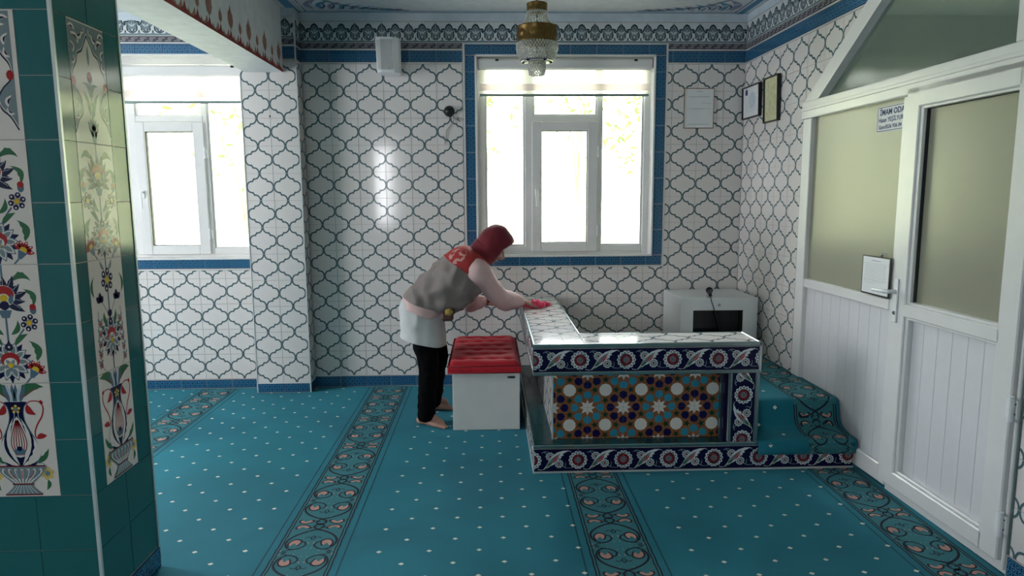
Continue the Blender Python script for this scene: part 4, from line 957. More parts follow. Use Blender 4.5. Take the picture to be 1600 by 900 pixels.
# ================================================================ CABINET, MICROPHONE
cab = thing('equipment_cabinet', 'white metal sound cabinet with smoked glass door in the corner', 'cabinet', (1.66, 5.04, .334))
c0, c1, d0, d1, e0, e1 = 1.379, 1.945, 4.80, 5.28, .345, .762; wp = M['whitepaint']
mb = MB(); t = .012
mb.box(c0, c1, d0+.012, d1, e1-t, e1, wp, bev=.003); mb.box(c0, c1, d0+.012, d1, e0, e0+t, wp, bev=.003); mb.box(c0, c0+t, d0+.012, d1, e0+t, e1-t, wp); mb.box(c1-t, c1, d0+.012, d1, e0+t, e1-t, wp); mb.box(c0+t, c1-t, d1-t, d1, e0+t, e1-t, M['darkroom'])
mb.box(c0+t, c0+t+.004, d0+.02, d1-t, e0+t, e1-t, M['darkroom']); mb.box(c1-t-.004, c1-t, d0+.02, d1-t, e0+t, e1-t, M['darkroom']); mb.box(c0+t, c1-t, d0+.02, d1-t, e1-t-.004, e1-t, M['darkroom']); mb.build('cabinet_body', cab)
mb = MB(); g0, g1, h0, h1 = 1.473, 1.838, .40, .672
mb.box(c0, g0, d0, d0+.012, e0, e1, wp, bev=.002); mb.box(g1, c1, d0, d0+.012, e0, e1, wp, bev=.002); mb.box(g0, g1, d0, d0+.012, h1, e1, wp, bev=.002); mb.box(g0, g1, d0, d0+.012, e0, h0, wp, bev=.002)
dr = mb.build('cabinet_door', cab)
mb = MB(); mb.box(g0, g1, d0+.004, d0+.008, h0, h1, M['smoked']); mb.build('pane', dr, label='smoked glass pane')
mb = MB(); LF = Fr((1.66, d0, .712), (1, 0, 0), (0, 0, 1)); mb.lathe([(.011, 0), (.011, .004), (.0085, .006), (0.0001, .006)], LF.O, M['steel'], 16, LF); mb.box(-.0015, .0015, -.005, .005, .006, .0068, M['black'], LF); mb.build('lock', dr)
for (zz, hh) in ((.36, .05), (.42, .09), (.53, .045)):
    mb = MB(); mb.box(1.42, 1.90, 4.87, 5.2, zz, zz+hh, M['blackmetal'], bev=.003)
    for i in range(6): mb.ball((1.50+i*.06, 4.868, zz+hh/2), .008, M['steel'], 8, 4)
    mb.build('amplifier_unit', cab)
mic = thing('microphone', 'black handheld microphone with cable on top of the white cabinet', 'microphone', (1.62, 4.93, .765))
mb = MB(); A0 = Vector((1.64, 4.96, .790)); A1 = Vector((1.60, 4.82, .779)); dv = (A1-A0).normalized()
mb.tube([A0, A0+dv*.02, A0+dv*.13, A1+dv*.005], [.018, .017, .012, .008], M['black'], 12); mb.build('microphone_body', mic, True)
mb = MB(); mb.ball(A0+Vector((.003, .016, .004)), .026, M['blackmetal'], 14, 9); mb.build('grille', mic, True)
mb = MB(); mb.tube(catmull([(0, 0), (1, 0)], 1) and [A1, A1+dv*.012+Vector((0, 0, -.002)), (1.601, 4.792, .74), (1.615, 4.788, .70), (1.64, 4.786, .62), (1.668, 4.785, .52), (1.68, 4.785, .42), (1.69, 4.76, .345), (1.74, 4.74, .342)], .0032, M['black'], 6); mb.build('cable', mic, True)

# ================================================================ THINGS ON THE WALLS
def lines(a, x0, x1, ys, c='printink', h=.0016, lay=1):
    for y, f0, f1 in ys:
        x = x0+(x1-x0)*f0
        while x < x0+(x1-x0)*f1: w = random.uniform(.004, .011); a.poly([(x, y), (min(x+w, x1), y), (min(x+w, x1), y+h), (x, y+h)], c, lay); x += w+.0025
def framed(name, label, cat, fr, u0, u1, v0, v1, fw, fmat, dep, sheet, art, tilt=0, group=None):
    root = thing(name, label, cat, tuple(fr.p((u0+u1)/2, v0)), group)
    f2 = Fr(fr.p(0, v0), fr.U, (fr.V+fr.N*tilt)); v1 -= v0; v0 = 0
    mb = MB()
    for (a, b, c, d) in ((u0, u0+fw, v0, v1), (u1-fw, u1, v0, v1), (u0+fw, u1-fw, v0, v0+fw), (u0+fw, u1-fw, v1-fw, v1)): mb.box(a, b, c, d, .001, dep, fmat, f2, .0015)
    mb.build('frame', root)
    C = [(0, 0), (u1-u0-2*fw, 0), (u1-u0-2*fw, v1-v0-2*fw), (0, v1-v0-2*fw)]
    me = plate_mesh('sheet', C, .004, sheet, art(C[2][0], C[2][1])); link(bpy.data.objects.new('printed_sheet', me), root, f2.m(u0+fw, v0+fw, dep*.55)); return root
def art_doc(w, h):
    a = Art(); a.poly([(w*.42, h*.93), (w*.62, h*.93), (w*.62, h*.937), (w*.42, h*.937)], 'bluegreyink', 1)
    lines(a, w*.1, w*.92, [(h*.80, .02, .95), (h*.79, .1, .9), (h*.63, .6, .95), (h*.49, 0, .95), (h*.475, .2, .7), (h*.09, .1, .9), (h*.08, 0, .95)], 'printink', .002); return a
def art_doc2(w, h):
    a = Art(); lines(a, w*.08, w*.92, [(h*(.2+.06*i), .1, .9) for i in range(10)], 'printink', .002); a.circ(w*.2, h*.85, w*.08, 'bluegreyink', 1); a.circ(w*.55, h*.55, w*.2, 'coveblue', .6); return a
def art_doc3(w, h):
    a = Art(); a.stroke([(w*.1, h*.06), (w*.9, h*.06), (w*.9, h*.94), (w*.1, h*.94)], .004, 'coveblue', 1, True); lines(a, w*.2, w*.8, [(h*(.15+.05*i), .1, .9) for i in range(14)], 'printink', .002); return a
framed('framed_certificate', 'thin framed printed sheet on the back wall right of the window', 'picture', BK, 1.504, 1.737, 2.012, 2.313, .005, M['wood'], .010, 'paper', art_doc)
framed('framed_document', 'small black framed document on the right wall, nearest the corner', 'picture', RT, .02, .335, 2.072, 2.308, .009, M['black'], .026, 'paper', art_doc2, .03)
framed('framed_document', 'taller black framed yellowish document on the right wall, nearer the door', 'picture', RT, .415, .645, 2.005, 2.315, .009, M['black'], .026, 'yellowpaper', art_doc3, .03)

sp = thing('wall_speaker', 'white wall loudspeaker hanging over the blue border', 'speaker', (-.735, 5.300, 2.5))
mb = MB(); vs = []; zt, zb_ = 2.640, 2.395
for z, k_ in ((zb_, .93), (zb_+.012, .97), (zt-.012, 1), (zt, .98)):
    sl = (zt-z)*.10
    for (x, y) in ((-.085, 5.10), (-.05, 5.088), (.045, 5.10), (.076, 5.125), (.088, 5.17), (.055, 5.262), (-.055, 5.262), (-.092, 5.15)): vs.append((-.722+x*k_+sl*.15, y+sl*.6, z))
fs = [tuple(range(7, -1, -1)), tuple(range(24, 32))]
for r_ in range(3):
    for i in range(8): j = (i+1) % 8; fs.append((r_*8+i, r_*8+j, r_*8+8+j, r_*8+8+i))
mb.add(vs, fs, M['whitepaint']); mb.build('speaker_body', sp)
mb = MB(); vs2 = [(-.722-.070, 5.1085, zb_+.02), (-.722-.047, 5.1005, zb_+.02), (-.722+.038, 5.1105, zb_+.02), (-.722+.038, 5.0965, zt-.02), (-.722-.047, 5.0850, zt-.02), (-.722-.078, 5.0960, zt-.02)]
mb.add(vs2, [(0, 1, 4, 5), (1, 2, 3, 4)], mat('speaker_grille', 'bfc1c2', .6, bump=.6, bscale=500)); mb.build('grille', sp)
mb = MB(); mb.tube([(-.715, 5.097, 2.425), (-.715, 5.103, 2.425)], .008, M['steel'], 10); mb.build('badge', sp)
mb = MB(); mb.box(-.755, -.69, 5.25, 5.307, 2.47, 2.57, M['whitepaint'], bev=.004); mb.build('bracket', sp)

dc = thing('dome_camera', 'small black dome on the tiled wall with loose wires', 'camera', (-.295, 5.300, 2.143))
DF = Fr((-.295, Y0, 2.143), (1, 0, 0), (0, 0, 1))
mb = MB(); mb.lathe([(.041, 0), (.041, .008), (.036, .012), (.0001, .012)], DF.O, M['blackmetal'], 24, DF); mb.build('base_ring', dc, True)
mb = MB(); mb.lathe([(.033, .010), (.031, .022), (.024, .032), (.013, .039), (.0001, .041)], DF.O, M['black'], 24, DF); mb.build('dome', dc, True)
wire = mat('grey_wire', '8f8d8a', .6)
for P in ([(-.27, Y0-.008, 2.112), (-.25, Y0-.014, 2.085), (-.235, Y0-.012, 2.082), (-.212, Y0-.010, 2.065)], [(-.268, Y0-.008, 2.108), (-.262, Y0-.012, 2.07), (-.285, Y0-.008, 2.04), (-.318, Y0-.006, 2.0), (-.322, Y0-.006, 1.95), (-.333, Y0-.005, 1.90)], [(-.262, Y0-.008, 2.10), (-.245, Y0-.012, 2.075), (-.225, Y0-.012, 2.095)]):
    mb = MB(); mb.tube([Vector((*p,)) for p in P], .0028, wire, 6); mb.build('wire', dc, True)

def text(s, fr, u, v, size, m, parent, name='lettering', w=.0, align='LEFT', bold=.0, sx=1):
    c = bpy.data.curves.new(name, 'FONT'); c.body = s; c.size = size; c.align_x = align; c.offset = bold; c.extrude = .0002; c.materials.append(m); c.resolution_u = 3
    t = bpy.data.objects.new(name, c); COL.objects.link(t); me = bpy.data.meshes.new_from_object(t); COL.objects.unlink(t); bpy.data.objects.remove(t)
    return link(bpy.data.objects.new(name, me), parent, fr.m(u, v, w) @ Matrix.Diagonal((sx, 1, 1, 1)))
sg = thing('door_sign', 'white room sign with blue lettering taped high on the frosted pane', 'sign', tuple(RT.p(1.88, 1.82)))
mb = MB(); mb.box(1.758, 2.004, 1.818, 1.947, -.016, -.014, M['paper'], RT); pn = mb.build('sign_board', sg)
mb = MB()
for (a_, b_, c_, d_) in ((1.762, 2.0, 1.940, 1.943), (1.762, 2.0, 1.822, 1.825), (1.762, 1.765, 1.822, 1.943)): mb.box(a_, b_, c_, d_, -.014, -.0136, M['bluegreyink'], RT)
mb.build('printed_border', pn)
text('İMAM ODAS', RT, 1.782, 1.903, .040, M['bluegreyink'], pn, w=-.0136, bold=.0009, sx=.98); text('Hasan YEŞİLYUR', RT, 1.774, 1.868, .031, M['bluegreyink'], pn, w=-.0136, bold=.0006, sx=.90); text('Gsm:0536 936 04', RT, 1.778, 1.834, .027, M['bluegreyink'], pn, w=-.0136, bold=.0006, sx=.98)
cb = thing('notice_holder', 'black edged holder with a printed white sheet beside the door handle', 'notice', tuple(RT.p(1.89, .98)))
mb = MB(); mb.box(1.765, 2.012, .982, 1.184, .014, .019, M['black'], RT, .001); mb.build('backing', cb)
def notice(w, h):
    a = Art(); lines(a, w*.1, w*.9, [(h*.9, .3, .7)], 'bluegreyink', .003); lines(a, w*.08, w*.92, [(h*(.42+.045*i), 0, .95) for i in range(10)], 'printink', .0016); a.stroke([(w*.06, h*.37), (w*.94, h*.37)], .0012, 'black', 1); lines(a, w*.08, w*.9, [(h*.32, 0, .9), (h*.27, 0, .5), (h*.14, .8, 1)], 'printink', .0016); return a
me = plate_mesh('sheet', [(0, 0), (.229, 0), (.229, .188), (0, .188)], .0008, 'paper', notice(.229, .188)); link(bpy.data.objects.new('printed_sheet', me), cb, RT.m(1.774, .990, .0200))
mb = MB(); mb.tube([RT.p(1.94, 1.184, .026), RT.p(1.945, 1.205, .026), RT.p(1.955, 1.184, .026)], .002, M['blackmetal'], 6); mb.tube([RT.p(1.945, 1.20, .0), RT.p(1.945, 1.20, .03)], .004, M['whitepaint'], 8); mb.build('hook', cb)

# ================================================================ CHANDELIER
CHX, CHY = .282, 4.0
ch = thing('chandelier', 'small brass and crystal bead chandelier hanging before the window', 'chandelier', (CHX, CHY, CEIL))
mb = MB(); mb.tube([(CHX, CHY, 2.56), (CHX, CHY, CEIL-.03)], .004, M['brass'], 8); mb.tube([(CHX, CHY, 2.3), (CHX, CHY, 2.56)], .0035, M['blackmetal'], 8); mb.lathe([(.0001, 0), (.05, -.002), (.045, -.02), (.012, -.035), (.0001, -.035)][::-1], (CHX, CHY, CEIL-.001), M['brass'], 20); mb.build('rod', ch, True)
def band(r, z0, z1, th=.004):
    mb = MB(); mb.lathe([(r-th, z0), (r, z0), (r+.0015, z0+.004), (r, z0+.008), (r, z1-.008), (r+.0015, z1-.004), (r, z1), (r-th, z1), (r-th, z0)], (CHX, CHY, 0), M['brass'], 40); return mb
b1_ = band(.058, 2.535, 2.578).build('top_band', ch, True); b2_ = band(.113, 2.364, 2.452)
for i in range(9):
    q = 2*math.pi*i/9+.3; F_ = Fr((CHX+.1125*math.cos(q), CHY+.1125*math.sin(q), 2.408), (-math.sin(q), math.cos(q), 0), (0, 0, 1)); b2_.lathe([(.022, 0), (.02, .003), (.014, .002), (.008, .005), (.0001, .005)], F_.O, M['brass'], 12, F_)
b2_.build('brass_band', ch, True)
def beads(name, rows, n, r):
    for (R1, z) in rows:
        mb = MB()
        for i in range(n):
            q = 2*math.pi*(i+.5*(rows.index((R1, z)) % 2))/n; mb.ball((CHX+R1*math.cos(q), CHY+R1*math.sin(q), z), r, M['crystal'], 6, 4, (1, 1, 1.15))
        mb.build(name, ch)
beads('bead_ring', [(.055, 2.529)], 24, .0065)
# strings of beads from the small band to the wide one
for i in range(26):
    q = 2*math.pi*i/26; mb = MB()
    for k_ in range(8): t = k_/7; R1 = .055+.030*t**1.6; mb.ball((CHX+R1*math.cos(q+.06*k_), CHY+R1*math.sin(q+.06*k_), 2.522-.0095*k_), .0048, M['crystal'], 6, 4, (1, 1, 1.1))
    mb.build('bead_string', ch)
beads('bead_ring', [(.114, 2.356), (.1155, 2.343), (.115, 2.330), (.112, 2.317), (.108, 2.305), (.103, 2.293), (.097, 2.281), (.092, 2.270)], 42, .0068)
beads('bead_ring', [(.048, 2.252), (.046, 2.240), (.046, 2.228), (.045, 2.216), (.044, 2.204), (.042, 2.193)], 20, .0062); beads('bead_ring', [(.03, 2.188)], 12, .006)
mb = MB(); mb.lathe([(.084, 2.262), (.090, 2.262), (.092, 2.268), (.086, 2.272), (.084, 2.262)], (CHX, CHY, 0), M['blueglass'], 36); mb.build('lower_hoop', ch, True)
mb = MB(); mb.lathe([(.05, 2.258), (.088, 2.264), (.05, 2.254)], (CHX, CHY, 0), M['crystal'], 30); mb.lathe([(.044, 2.254), (.049, 2.254), (.049, 2.26), (.044, 2.26)], (CHX, CHY, 0), M['brass'], 24); mb.build('lower_plate', ch, True)
for i in range(5):
    q = 2*math.pi*i/5+.2; mb = MB(); mb.ball((CHX+.083*math.cos(q), CHY+.083*math.sin(q), 2.266), .012, M['blueglass'], 10, 6); mb.build('blue_glass_drop', ch, True)
# ================================================================ OUTDOORS
mb = MB(); vs = []; fs = []; nx_, ny_ = 24, 18
for j in range(ny_+1):
    for i in range(nx_+1):
        x = -14+28*i/nx_; y = 5.7+16*j/ny_; z = -.3 + max(0, (y-7.0))*.36 + .25*noise.noise(Vector((x*.4, y*.4, 0))); vs.append((x, y, z))
fs = [(j*(nx_+1)+i, j*(nx_+1)+i+1, (j+1)*(nx_+1)+i+1, (j+1)*(nx_+1)+i) for j in range(ny_) for i in range(nx_)]
mb.add(vs, fs, M['grass']); hill = struct(mb, 'hillside', 'bright grassy slope outside the windows', True)
def slope(x, y): return -.3+max(0, (y-7.0))*.36+.25*noise.noise(Vector((x*.4, y*.4, 0)))
def shrub(x, y, h_, r_, label, n=260, lift=.3):
    z0 = slope(x, y)-.03; t = thing('shrub', label, 'shrub', (x, y, z0), 'shrubs on the slope outside')
    mb = MB()
    for i in range(4):
        q = random.random()*6.28; mb.tube([(x, y, z0), (x+.1*math.cos(q), y+.1*math.sin(q), z0+h_*.4), (x+r_*.6*math.cos(q), y+r_*.6*math.sin(q), z0+h_*.85)], [.02, .014, .006], M['bark'], 6)
    mb.build('trunk', t); mb = MB()
    for i in range(n):
        q = random.random()*6.28; c = random.uniform(-1, 1); d = random.random()**.4; s_ = math.sqrt(1-c*c); p = Vector((x+r_*d*s_*math.cos(q), y+r_*d*s_*math.sin(q), z0+h_*(.5+lift*.3)+h_*.5*d*c*(1-lift*.3)))
        u = Vector((random.uniform(-1, 1), random.uniform(-1, 1), random.uniform(-.6, 1))).normalized(); v = u.cross(Vector((random.random(), random.random(), random.random()+.2))).normalized(); L = random.uniform(.05, .1)
        mb.add([p-u*L, p+v*L*.4, p+u*L, p-v*L*.4], [(0, 1, 2, 3)], M['leaf'])
    mb.build('foliage', t, kind='stuff')
shrub(2.6, 10.6, 2.4, .95, 'leafy tree seen through the right light of the main window', 260, .6); shrub(.15, 7.2, .75, .35, 'low green bush seen low in the left light of the main window', 110)
shrub(1.5, 11.5, 2.6, .9, 'leafy bush high on the slope behind the centre sash', 130, .6); shrub(-3.7, 10.5, 2.5, 1.2, 'leafy bush high on the slope behind the left window', 240, .6); shrub(2.0, 7.4, .7, .3, 'low green bush at the bottom right outside the main window', 60)
shrub(-.1, 11.5, 2.5, .6, 'small leafy bush high on the slope behind the left light', 70, .6)

# ================================================================ PERSON
per = thing('person', 'person in maroon headscarf and red and grey vest bending to wipe the pulpit', 'person', (-.40, 4.45, 0))
def remesh(o, vox, smooth=2):
    m = o.modifiers.new('union', 'REMESH'); m.mode = 'VOXEL'; m.voxel_size = vox; m.use_smooth_shade = True
    if smooth: s_ = o.modifiers.new('relax', 'SMOOTH'); s_.iterations = smooth; s_.factor = .5
def capsule(mb, pts, rs, m, n=12):
    P = [Vector(p) for p in pts]; mb.tube(P, list(rs), m, n)
    for p, r in zip(P, rs): mb.ball(p, r*.995, m, n, 7)
hn = Vector((.80, .12, -.585)).normalized(); hl = Vector((0, 0, 1)).cross(hn).normalized()*1; hu = hn.cross(hl).normalized(); hc = Vector((.018, 4.47, 1.190))
def HP(f, u, l): return hc + hn*f + hu*u + hl*l
sk = M['skin']; B = MB()
def ellip(c, rf, ru, rl, n=18, k=12):
    vs = []
    for i in range(k+1):
        a_ = -H+math.pi*i/k
        for j in range(n): q = 2*math.pi*j/n; vs.append(HP(c[0]+rf*math.cos(a_)*math.cos(q), c[1]+ru*math.sin(a_), c[2]+rl*math.cos(a_)*math.sin(q)))
    B.add(vs, [(i*n+j, i*n+(j+1) % n, (i+1)*n+(j+1) % n, (i+1)*n+j) for i in range(k) for j in range(n)], sk)
ellip((-.005, .015, 0), .088, .098, .072); ellip((.028, -.045, 0), .055, .062, .056); ellip((.058, -.092, 0), .024, .020, .026)
B.tube([HP(.080, .012, 0), HP(.100, -.012, 0), HP(.116, -.034, 0), HP(.106, -.047, 0), HP(.08, -.047, 0)], [.008, .009, .0115, .011, .008], sk, 10)   # nose
for s_ in (-1, 1): B.ball(HP(.092, -.040, .011*s_), .008, sk, 8, 5); B.ball(HP(.062, -.03, .038*s_), .026, sk, 12, 7); B.tube([HP(.076, .022, .012*s_), HP(.079, .026, .032*s_), HP(.066, .02, .05*s_)], [.007, .008, .006], sk, 8)
B.tube([HP(.082, -.066, -.018), HP(.09, -.064, 0), HP(.082, -.066, .018)], [.004, .0065, .004], sk, 8); B.tube([HP(.078, -.075, -.015), HP(.086, -.076, 0), HP(.078, -.075, .015)], [.004, .0065, .004], sk, 8)
capsule(B, [HP(-.02, -.03, 0), (-.045, 4.475, 1.10), (-.10, 4.47, 1.07)], (.052, .050, .06), sk)
capsule(B, [(-.10, 4.47, 1.05), (-.2, 4.47, .99), (-.32, 4.47, .89), (-.42, 4.47, .80)], (.085, .095, .09, .10), sk)
capsule(B, [(-.09, 4.36, 1.04), (-.09, 4.58, 1.04)], (.05, .05), sk); capsule(B, [(-.42, 4.40, .78), (-.42, 4.54, .78)], (.085, .085), sk)
RSH, REL, RWR = Vector((-.085, 4.335, 1.025)), Vector((.075, 4.49, .835)), Vector((.222, 4.705, .768))
LSH, LEL, LWR = Vector((-.07, 4.61, 1.02)), Vector((-.15, 4.74, .785)), Vector((-.028, 4.80, .752))
capsule(B, [RSH, (RSH+REL)/2, REL, (REL*.6+RWR*.4), RWR], (.042, .039, .033, .030, .021), sk); capsule(B, [LSH, (LSH+LEL)/2, LEL, (LEL*.6+LWR*.4), LWR], (.042, .038, .033, .029, .021), sk)
capsule(B, [(-.425, 4.39, .76), (-.40, 4.37, .42), (-.405, 4.36, .36), (-.425, 4.345, .07)], (.075, .052, .05, .034), sk); capsule(B, [(-.415, 4.55, .76), (-.37, 4.57, .42), (-.375, 4.58, .36), (-.385, 4.63, .07)], (.075, .052, .05, .034), sk)
def hand(w, d, up, side, curls, spread=.14, thumb=(.7, .3)):
    d = d.normalized(); s_ = up.cross(d).normalized()*side; up = d.cross(s_).normalized()*side; up = -up if up.dot(Vector((0, 0, 1))) < 0 else up
    L = (.072, .080, .075, .060); kn = []
    for i in range(4):
        o = (i-1.5)*.0185; K = w + d*(.082-.006*abs(i-1.2)) + s_*o; kn.append(K); capsule(B, [w+s_*o*.45+d*.008, w+s_*o*.8+d*.045, K], (.0145, .0135, .0108), sk, 8)
    for i in range(4):
        a_ = (i-1.5)*spread; D = (d*math.cos(a_) + s_*math.sin(a_)).normalized(); p = kn[i]; P = [p]; c = 0
        for j, f in enumerate((.44, .32, .24)): c += curls[j]; q = D*math.cos(c) - up*math.sin(c); p = p + q*L[i]*f; P.append(p)
        capsule(B, P, (.0098, .0088, .0080, .0068), sk, 8)
    t0 = w + d*.022 - s_*.018; D = (d*thumb[0] - s_*.75 - up*thumb[1]).normalized(); t1 = t0+D*.036; t2 = t1+(D+d*.5).normalized()*.028; t3 = t2+(D+d*1.0).normalized()*.022
    capsule(B, [t0, t1, t2, t3], (.0135, .0115, .0098, .0078), sk, 8)
hand(RWR, Vector((.80, .42, -.16)), Vector((.1, 0, 1)), 1, (.35, .35, .3), .12)
hand(LWR, Vector((.92, .22, -.10)), Vector((0, -.5, 1)), -1, (.3, .4, .35), .08)
def foot(hx, hy, tx, ty):
    Hh = Vector((hx, hy, .030)); T_ = Vector((tx, ty, .016)); d = (T_-Hh); d.z = 0; L = d.length; d.normalize(); s_ = Vector((-d.y, d.x, 0))
    capsule(B, [Hh, Hh+d*.03+Vector((0, 0, .004))], (.029, .031), sk); capsule(B, [Hh+d*.045+Vector((0, 0, .045)), Hh+d*.10+Vector((0, 0, .022)), Hh+d*(L-.05)+Vector((0, 0, -.006))], (.034, .027, .018), sk)
    for i in range(5):
        o = (i-2)*.0165; e_ = L-.008-abs(i-1)*.006-(.010*i if i > 1 else 0); capsule(B, [Hh+d*.06+s_*o*.6, Hh+d*(L*.65)+s_*o*1.05+Vector((0, 0, -.010)), Hh+d*e_+s_*o*1.15+Vector((0, 0, -.019))], (.022, .017, .0105 if i else .012), sk, 8)
foot(-.470, 4.375, -.275, 4.295) ; foot(-.425, 4.655, -.262, 4.70)
body_ = B.build('body', per, True); remesh(body_, .0042, 2)
for s_ in (-1, 1):
    mb = MB(); mb.ball(HP(.073, .004, .030*s_), .0115, M['paper'], 10, 6); mb.ball(HP(.0815, .001, .031*s_), .0055, M['black'], 8, 5); mb.build('eye', per, True)
    mb = MB(); mb.tube([HP(.083, .026, .014*s_), HP(.084, .031, .030*s_), HP(.072, .027, .048*s_)], [.0022, .003, .0015], M['black'], 6); mb.build('eyebrow', per, True)
mb = MB(); mb.tube([HP(.0885, -.0705, -.018), HP(.0955, -.070, 0), HP(.0885, -.0705, .018)], [.0022, .0035, .0022], mat('lips', '8d4a45', .5), 6); mb.build('mouth', per, True)

def ringpt(b, f, yc, w, th, sq=1):
    cx, cz = (b[0]+f[0])/2, (b[1]+f[1])/2; ax, az = (f[0]-b[0])/2, (f[1]-b[1])/2; c, s_ = math.cos(th), math.sin(th)
    c = math.copysign(abs(c)**sq, c); s_ = math.copysign(abs(s_)**sq, s_); return Vector((cx+ax*c, yc+w*s_, cz+az*c))
def loft(rings, m, name, parent, n=56, sub=6, fold=.006, freq=9, seed=0, thick=.003, sq=.9, closed_end=False, skew=0, crease=0):
    R = []
    for i in range(len(rings)-1):
        a_, b_, c_, d_ = rings[max(0, i-1)], rings[i], rings[i+1], rings[min(len(rings)-1, i+2)]
        for j in range(sub):
            t = j/sub; R.append([.5*((2*b_[k])+(-a_[k]+c_[k])*t+(2*a_[k]-5*b_[k]+4*c_[k]-d_[k])*t*t+(-a_[k]+3*b_[k]-3*c_[k]+d_[k])*t**3) for k in range(6)])
    R.append(list(rings[-1])); vs = []
    for i, r in enumerate(R):
        for j in range(n):
            th = 2*math.pi*j/n; p = ringpt((r[0], r[1]), (r[2], r[3]), r[4], r[5], th, sq); c = Vector(((r[0]+r[2])/2, r[4], (r[1]+r[3])/2)); o = (p-c).normalized()
            f = noise.noise(Vector((p.x*freq+seed, p.y*freq*1.2, p.z*freq)))*fold + noise.noise(Vector((p.x*freq*2.5+seed, p.y*freq*2.5, p.z*freq*2.2)))*fold*.5 + crease*(.28-abs(noise.noise(Vector((p.x*9-p.z*7+seed, p.y*5, p.z*5+p.x*9)))))
            vs.append(p+o*f)
    mb = MB(); mb.add(vs, [(i*n+j, i*n+(j+1) % n, (i+1)*n+(j+1) % n, (i+1)*n+j) for i in range(len(R)-1) for j in range(n)] + ([tuple(range((len(R)-1)*n, len(R)*n))] if closed_end else []), m)
    o = mb.build(name, parent, True)
    if thick: md = o.modifiers.new('cloth', 'SOLIDIFY'); md.thickness = thick; md.offset = -1
    return o
# tunic hem, pink shirt hem, vest, yoke  (back x,z, front x,z, centre y, half width)
loft([(-.572, .835, -.300, .715, 4.47, .150), (-.588, .79, -.312, .675, 4.47, .168), (-.594, .70, -.305, .61, 4.47, .178), (-.598, .588, -.296, .520, 4.47, .186)], M['tunic'], 'tunic', per, fold=.012, freq=7, seed=3, crease=.012, n=80, sub=10)
loft([(-.545, .885, -.25, .77, 4.47, .160), (-.572, .845, -.292, .735, 4.47, .170), (-.582, .800, -.320, .692, 4.47, .177)], M['shirt'], 'shirt_hem', per, fold=.007, freq=10, seed=6)
loft([(-.572, .852, -.278, .738, 4.47, .178), (-.556, .878, -.222, .750, 4.47, .190), (-.507, .930, -.145, .785, 4.47, .196), (-.421, 1.015, -.075, .850, 4.47, .198), (-.345, 1.085, -.04, .915, 4.47, .196), (-.292, 1.122, -.022, .940, 4.47, .192)], M['vest'], 'vest', per, fold=.022, freq=7, seed=1, sub=12, crease=.026, n=96)
def yoke_mat():
    m = mat('red_vest_yoke', 'a32a2a', .8, var=.08, bump=.3, bscale=250, bdist=.0006); nt = m.node_tree; L = nt.links.new; b_ = nt.nodes['Principled BSDF']
    tc = nt.nodes.new('ShaderNodeTexCoord'); n_ = nt.nodes.new('ShaderNodeTexNoise'); n_.inputs['Scale'].default_value = 34; n_.inputs['Detail'].default_value = 1; L(tc.outputs['Object'], n_.inputs['Vector'])
    d = nt.nodes.new('ShaderNodeVectorMath'); d.operation = 'DISTANCE'; d.inputs[1].default_value = (-.205, 4.33, 1.125); L(tc.outputs['Object'], d.inputs[0])
    lt = nt.nodes.new('ShaderNodeMath'); lt.operation = 'LESS_THAN'; lt.inputs[1].default_value = .062; L(d.outputs['Value'], lt.inputs[0]); gt = nt.nodes.new('ShaderNodeMath'); gt.operation = 'GREATER_THAN'; gt.inputs[1].default_value = .51; L(n_.outputs['Fac'], gt.inputs[0])
    mu = nt.nodes.new('ShaderNodeMath'); mu.operation = 'MULTIPLY'; L(lt.outputs[0], mu.inputs[0]); L(gt.outputs[0], mu.inputs[1]); mx = nt.nodes.new('ShaderNodeMix'); mx.data_type = 'RGBA'; mx.inputs[6].default_value = (*lin('a32a2a'), 1); mx.inputs[7].default_value = (*lin('c08d88'), 1); L(mu.outputs[0], mx.inputs[0]); L(mx.outputs[2], b_.inputs['Base Color']); return m
loft([(-.297, 1.120, -.022, .936, 4.47, .194), (-.262, 1.148, -.006, .968, 4.47, .196), (-.215, 1.172, .004, 1.005, 4.47, .188), (-.165, 1.182, .006, 1.045, 4.47, .150), (-.13, 1.176, .0, 1.070, 4.47, .100), (-.11, 1.165, -.005, 1.085, 4.47, .062)], yoke_mat(), 'vest_yoke', per, fold=.005, freq=9, seed=2)
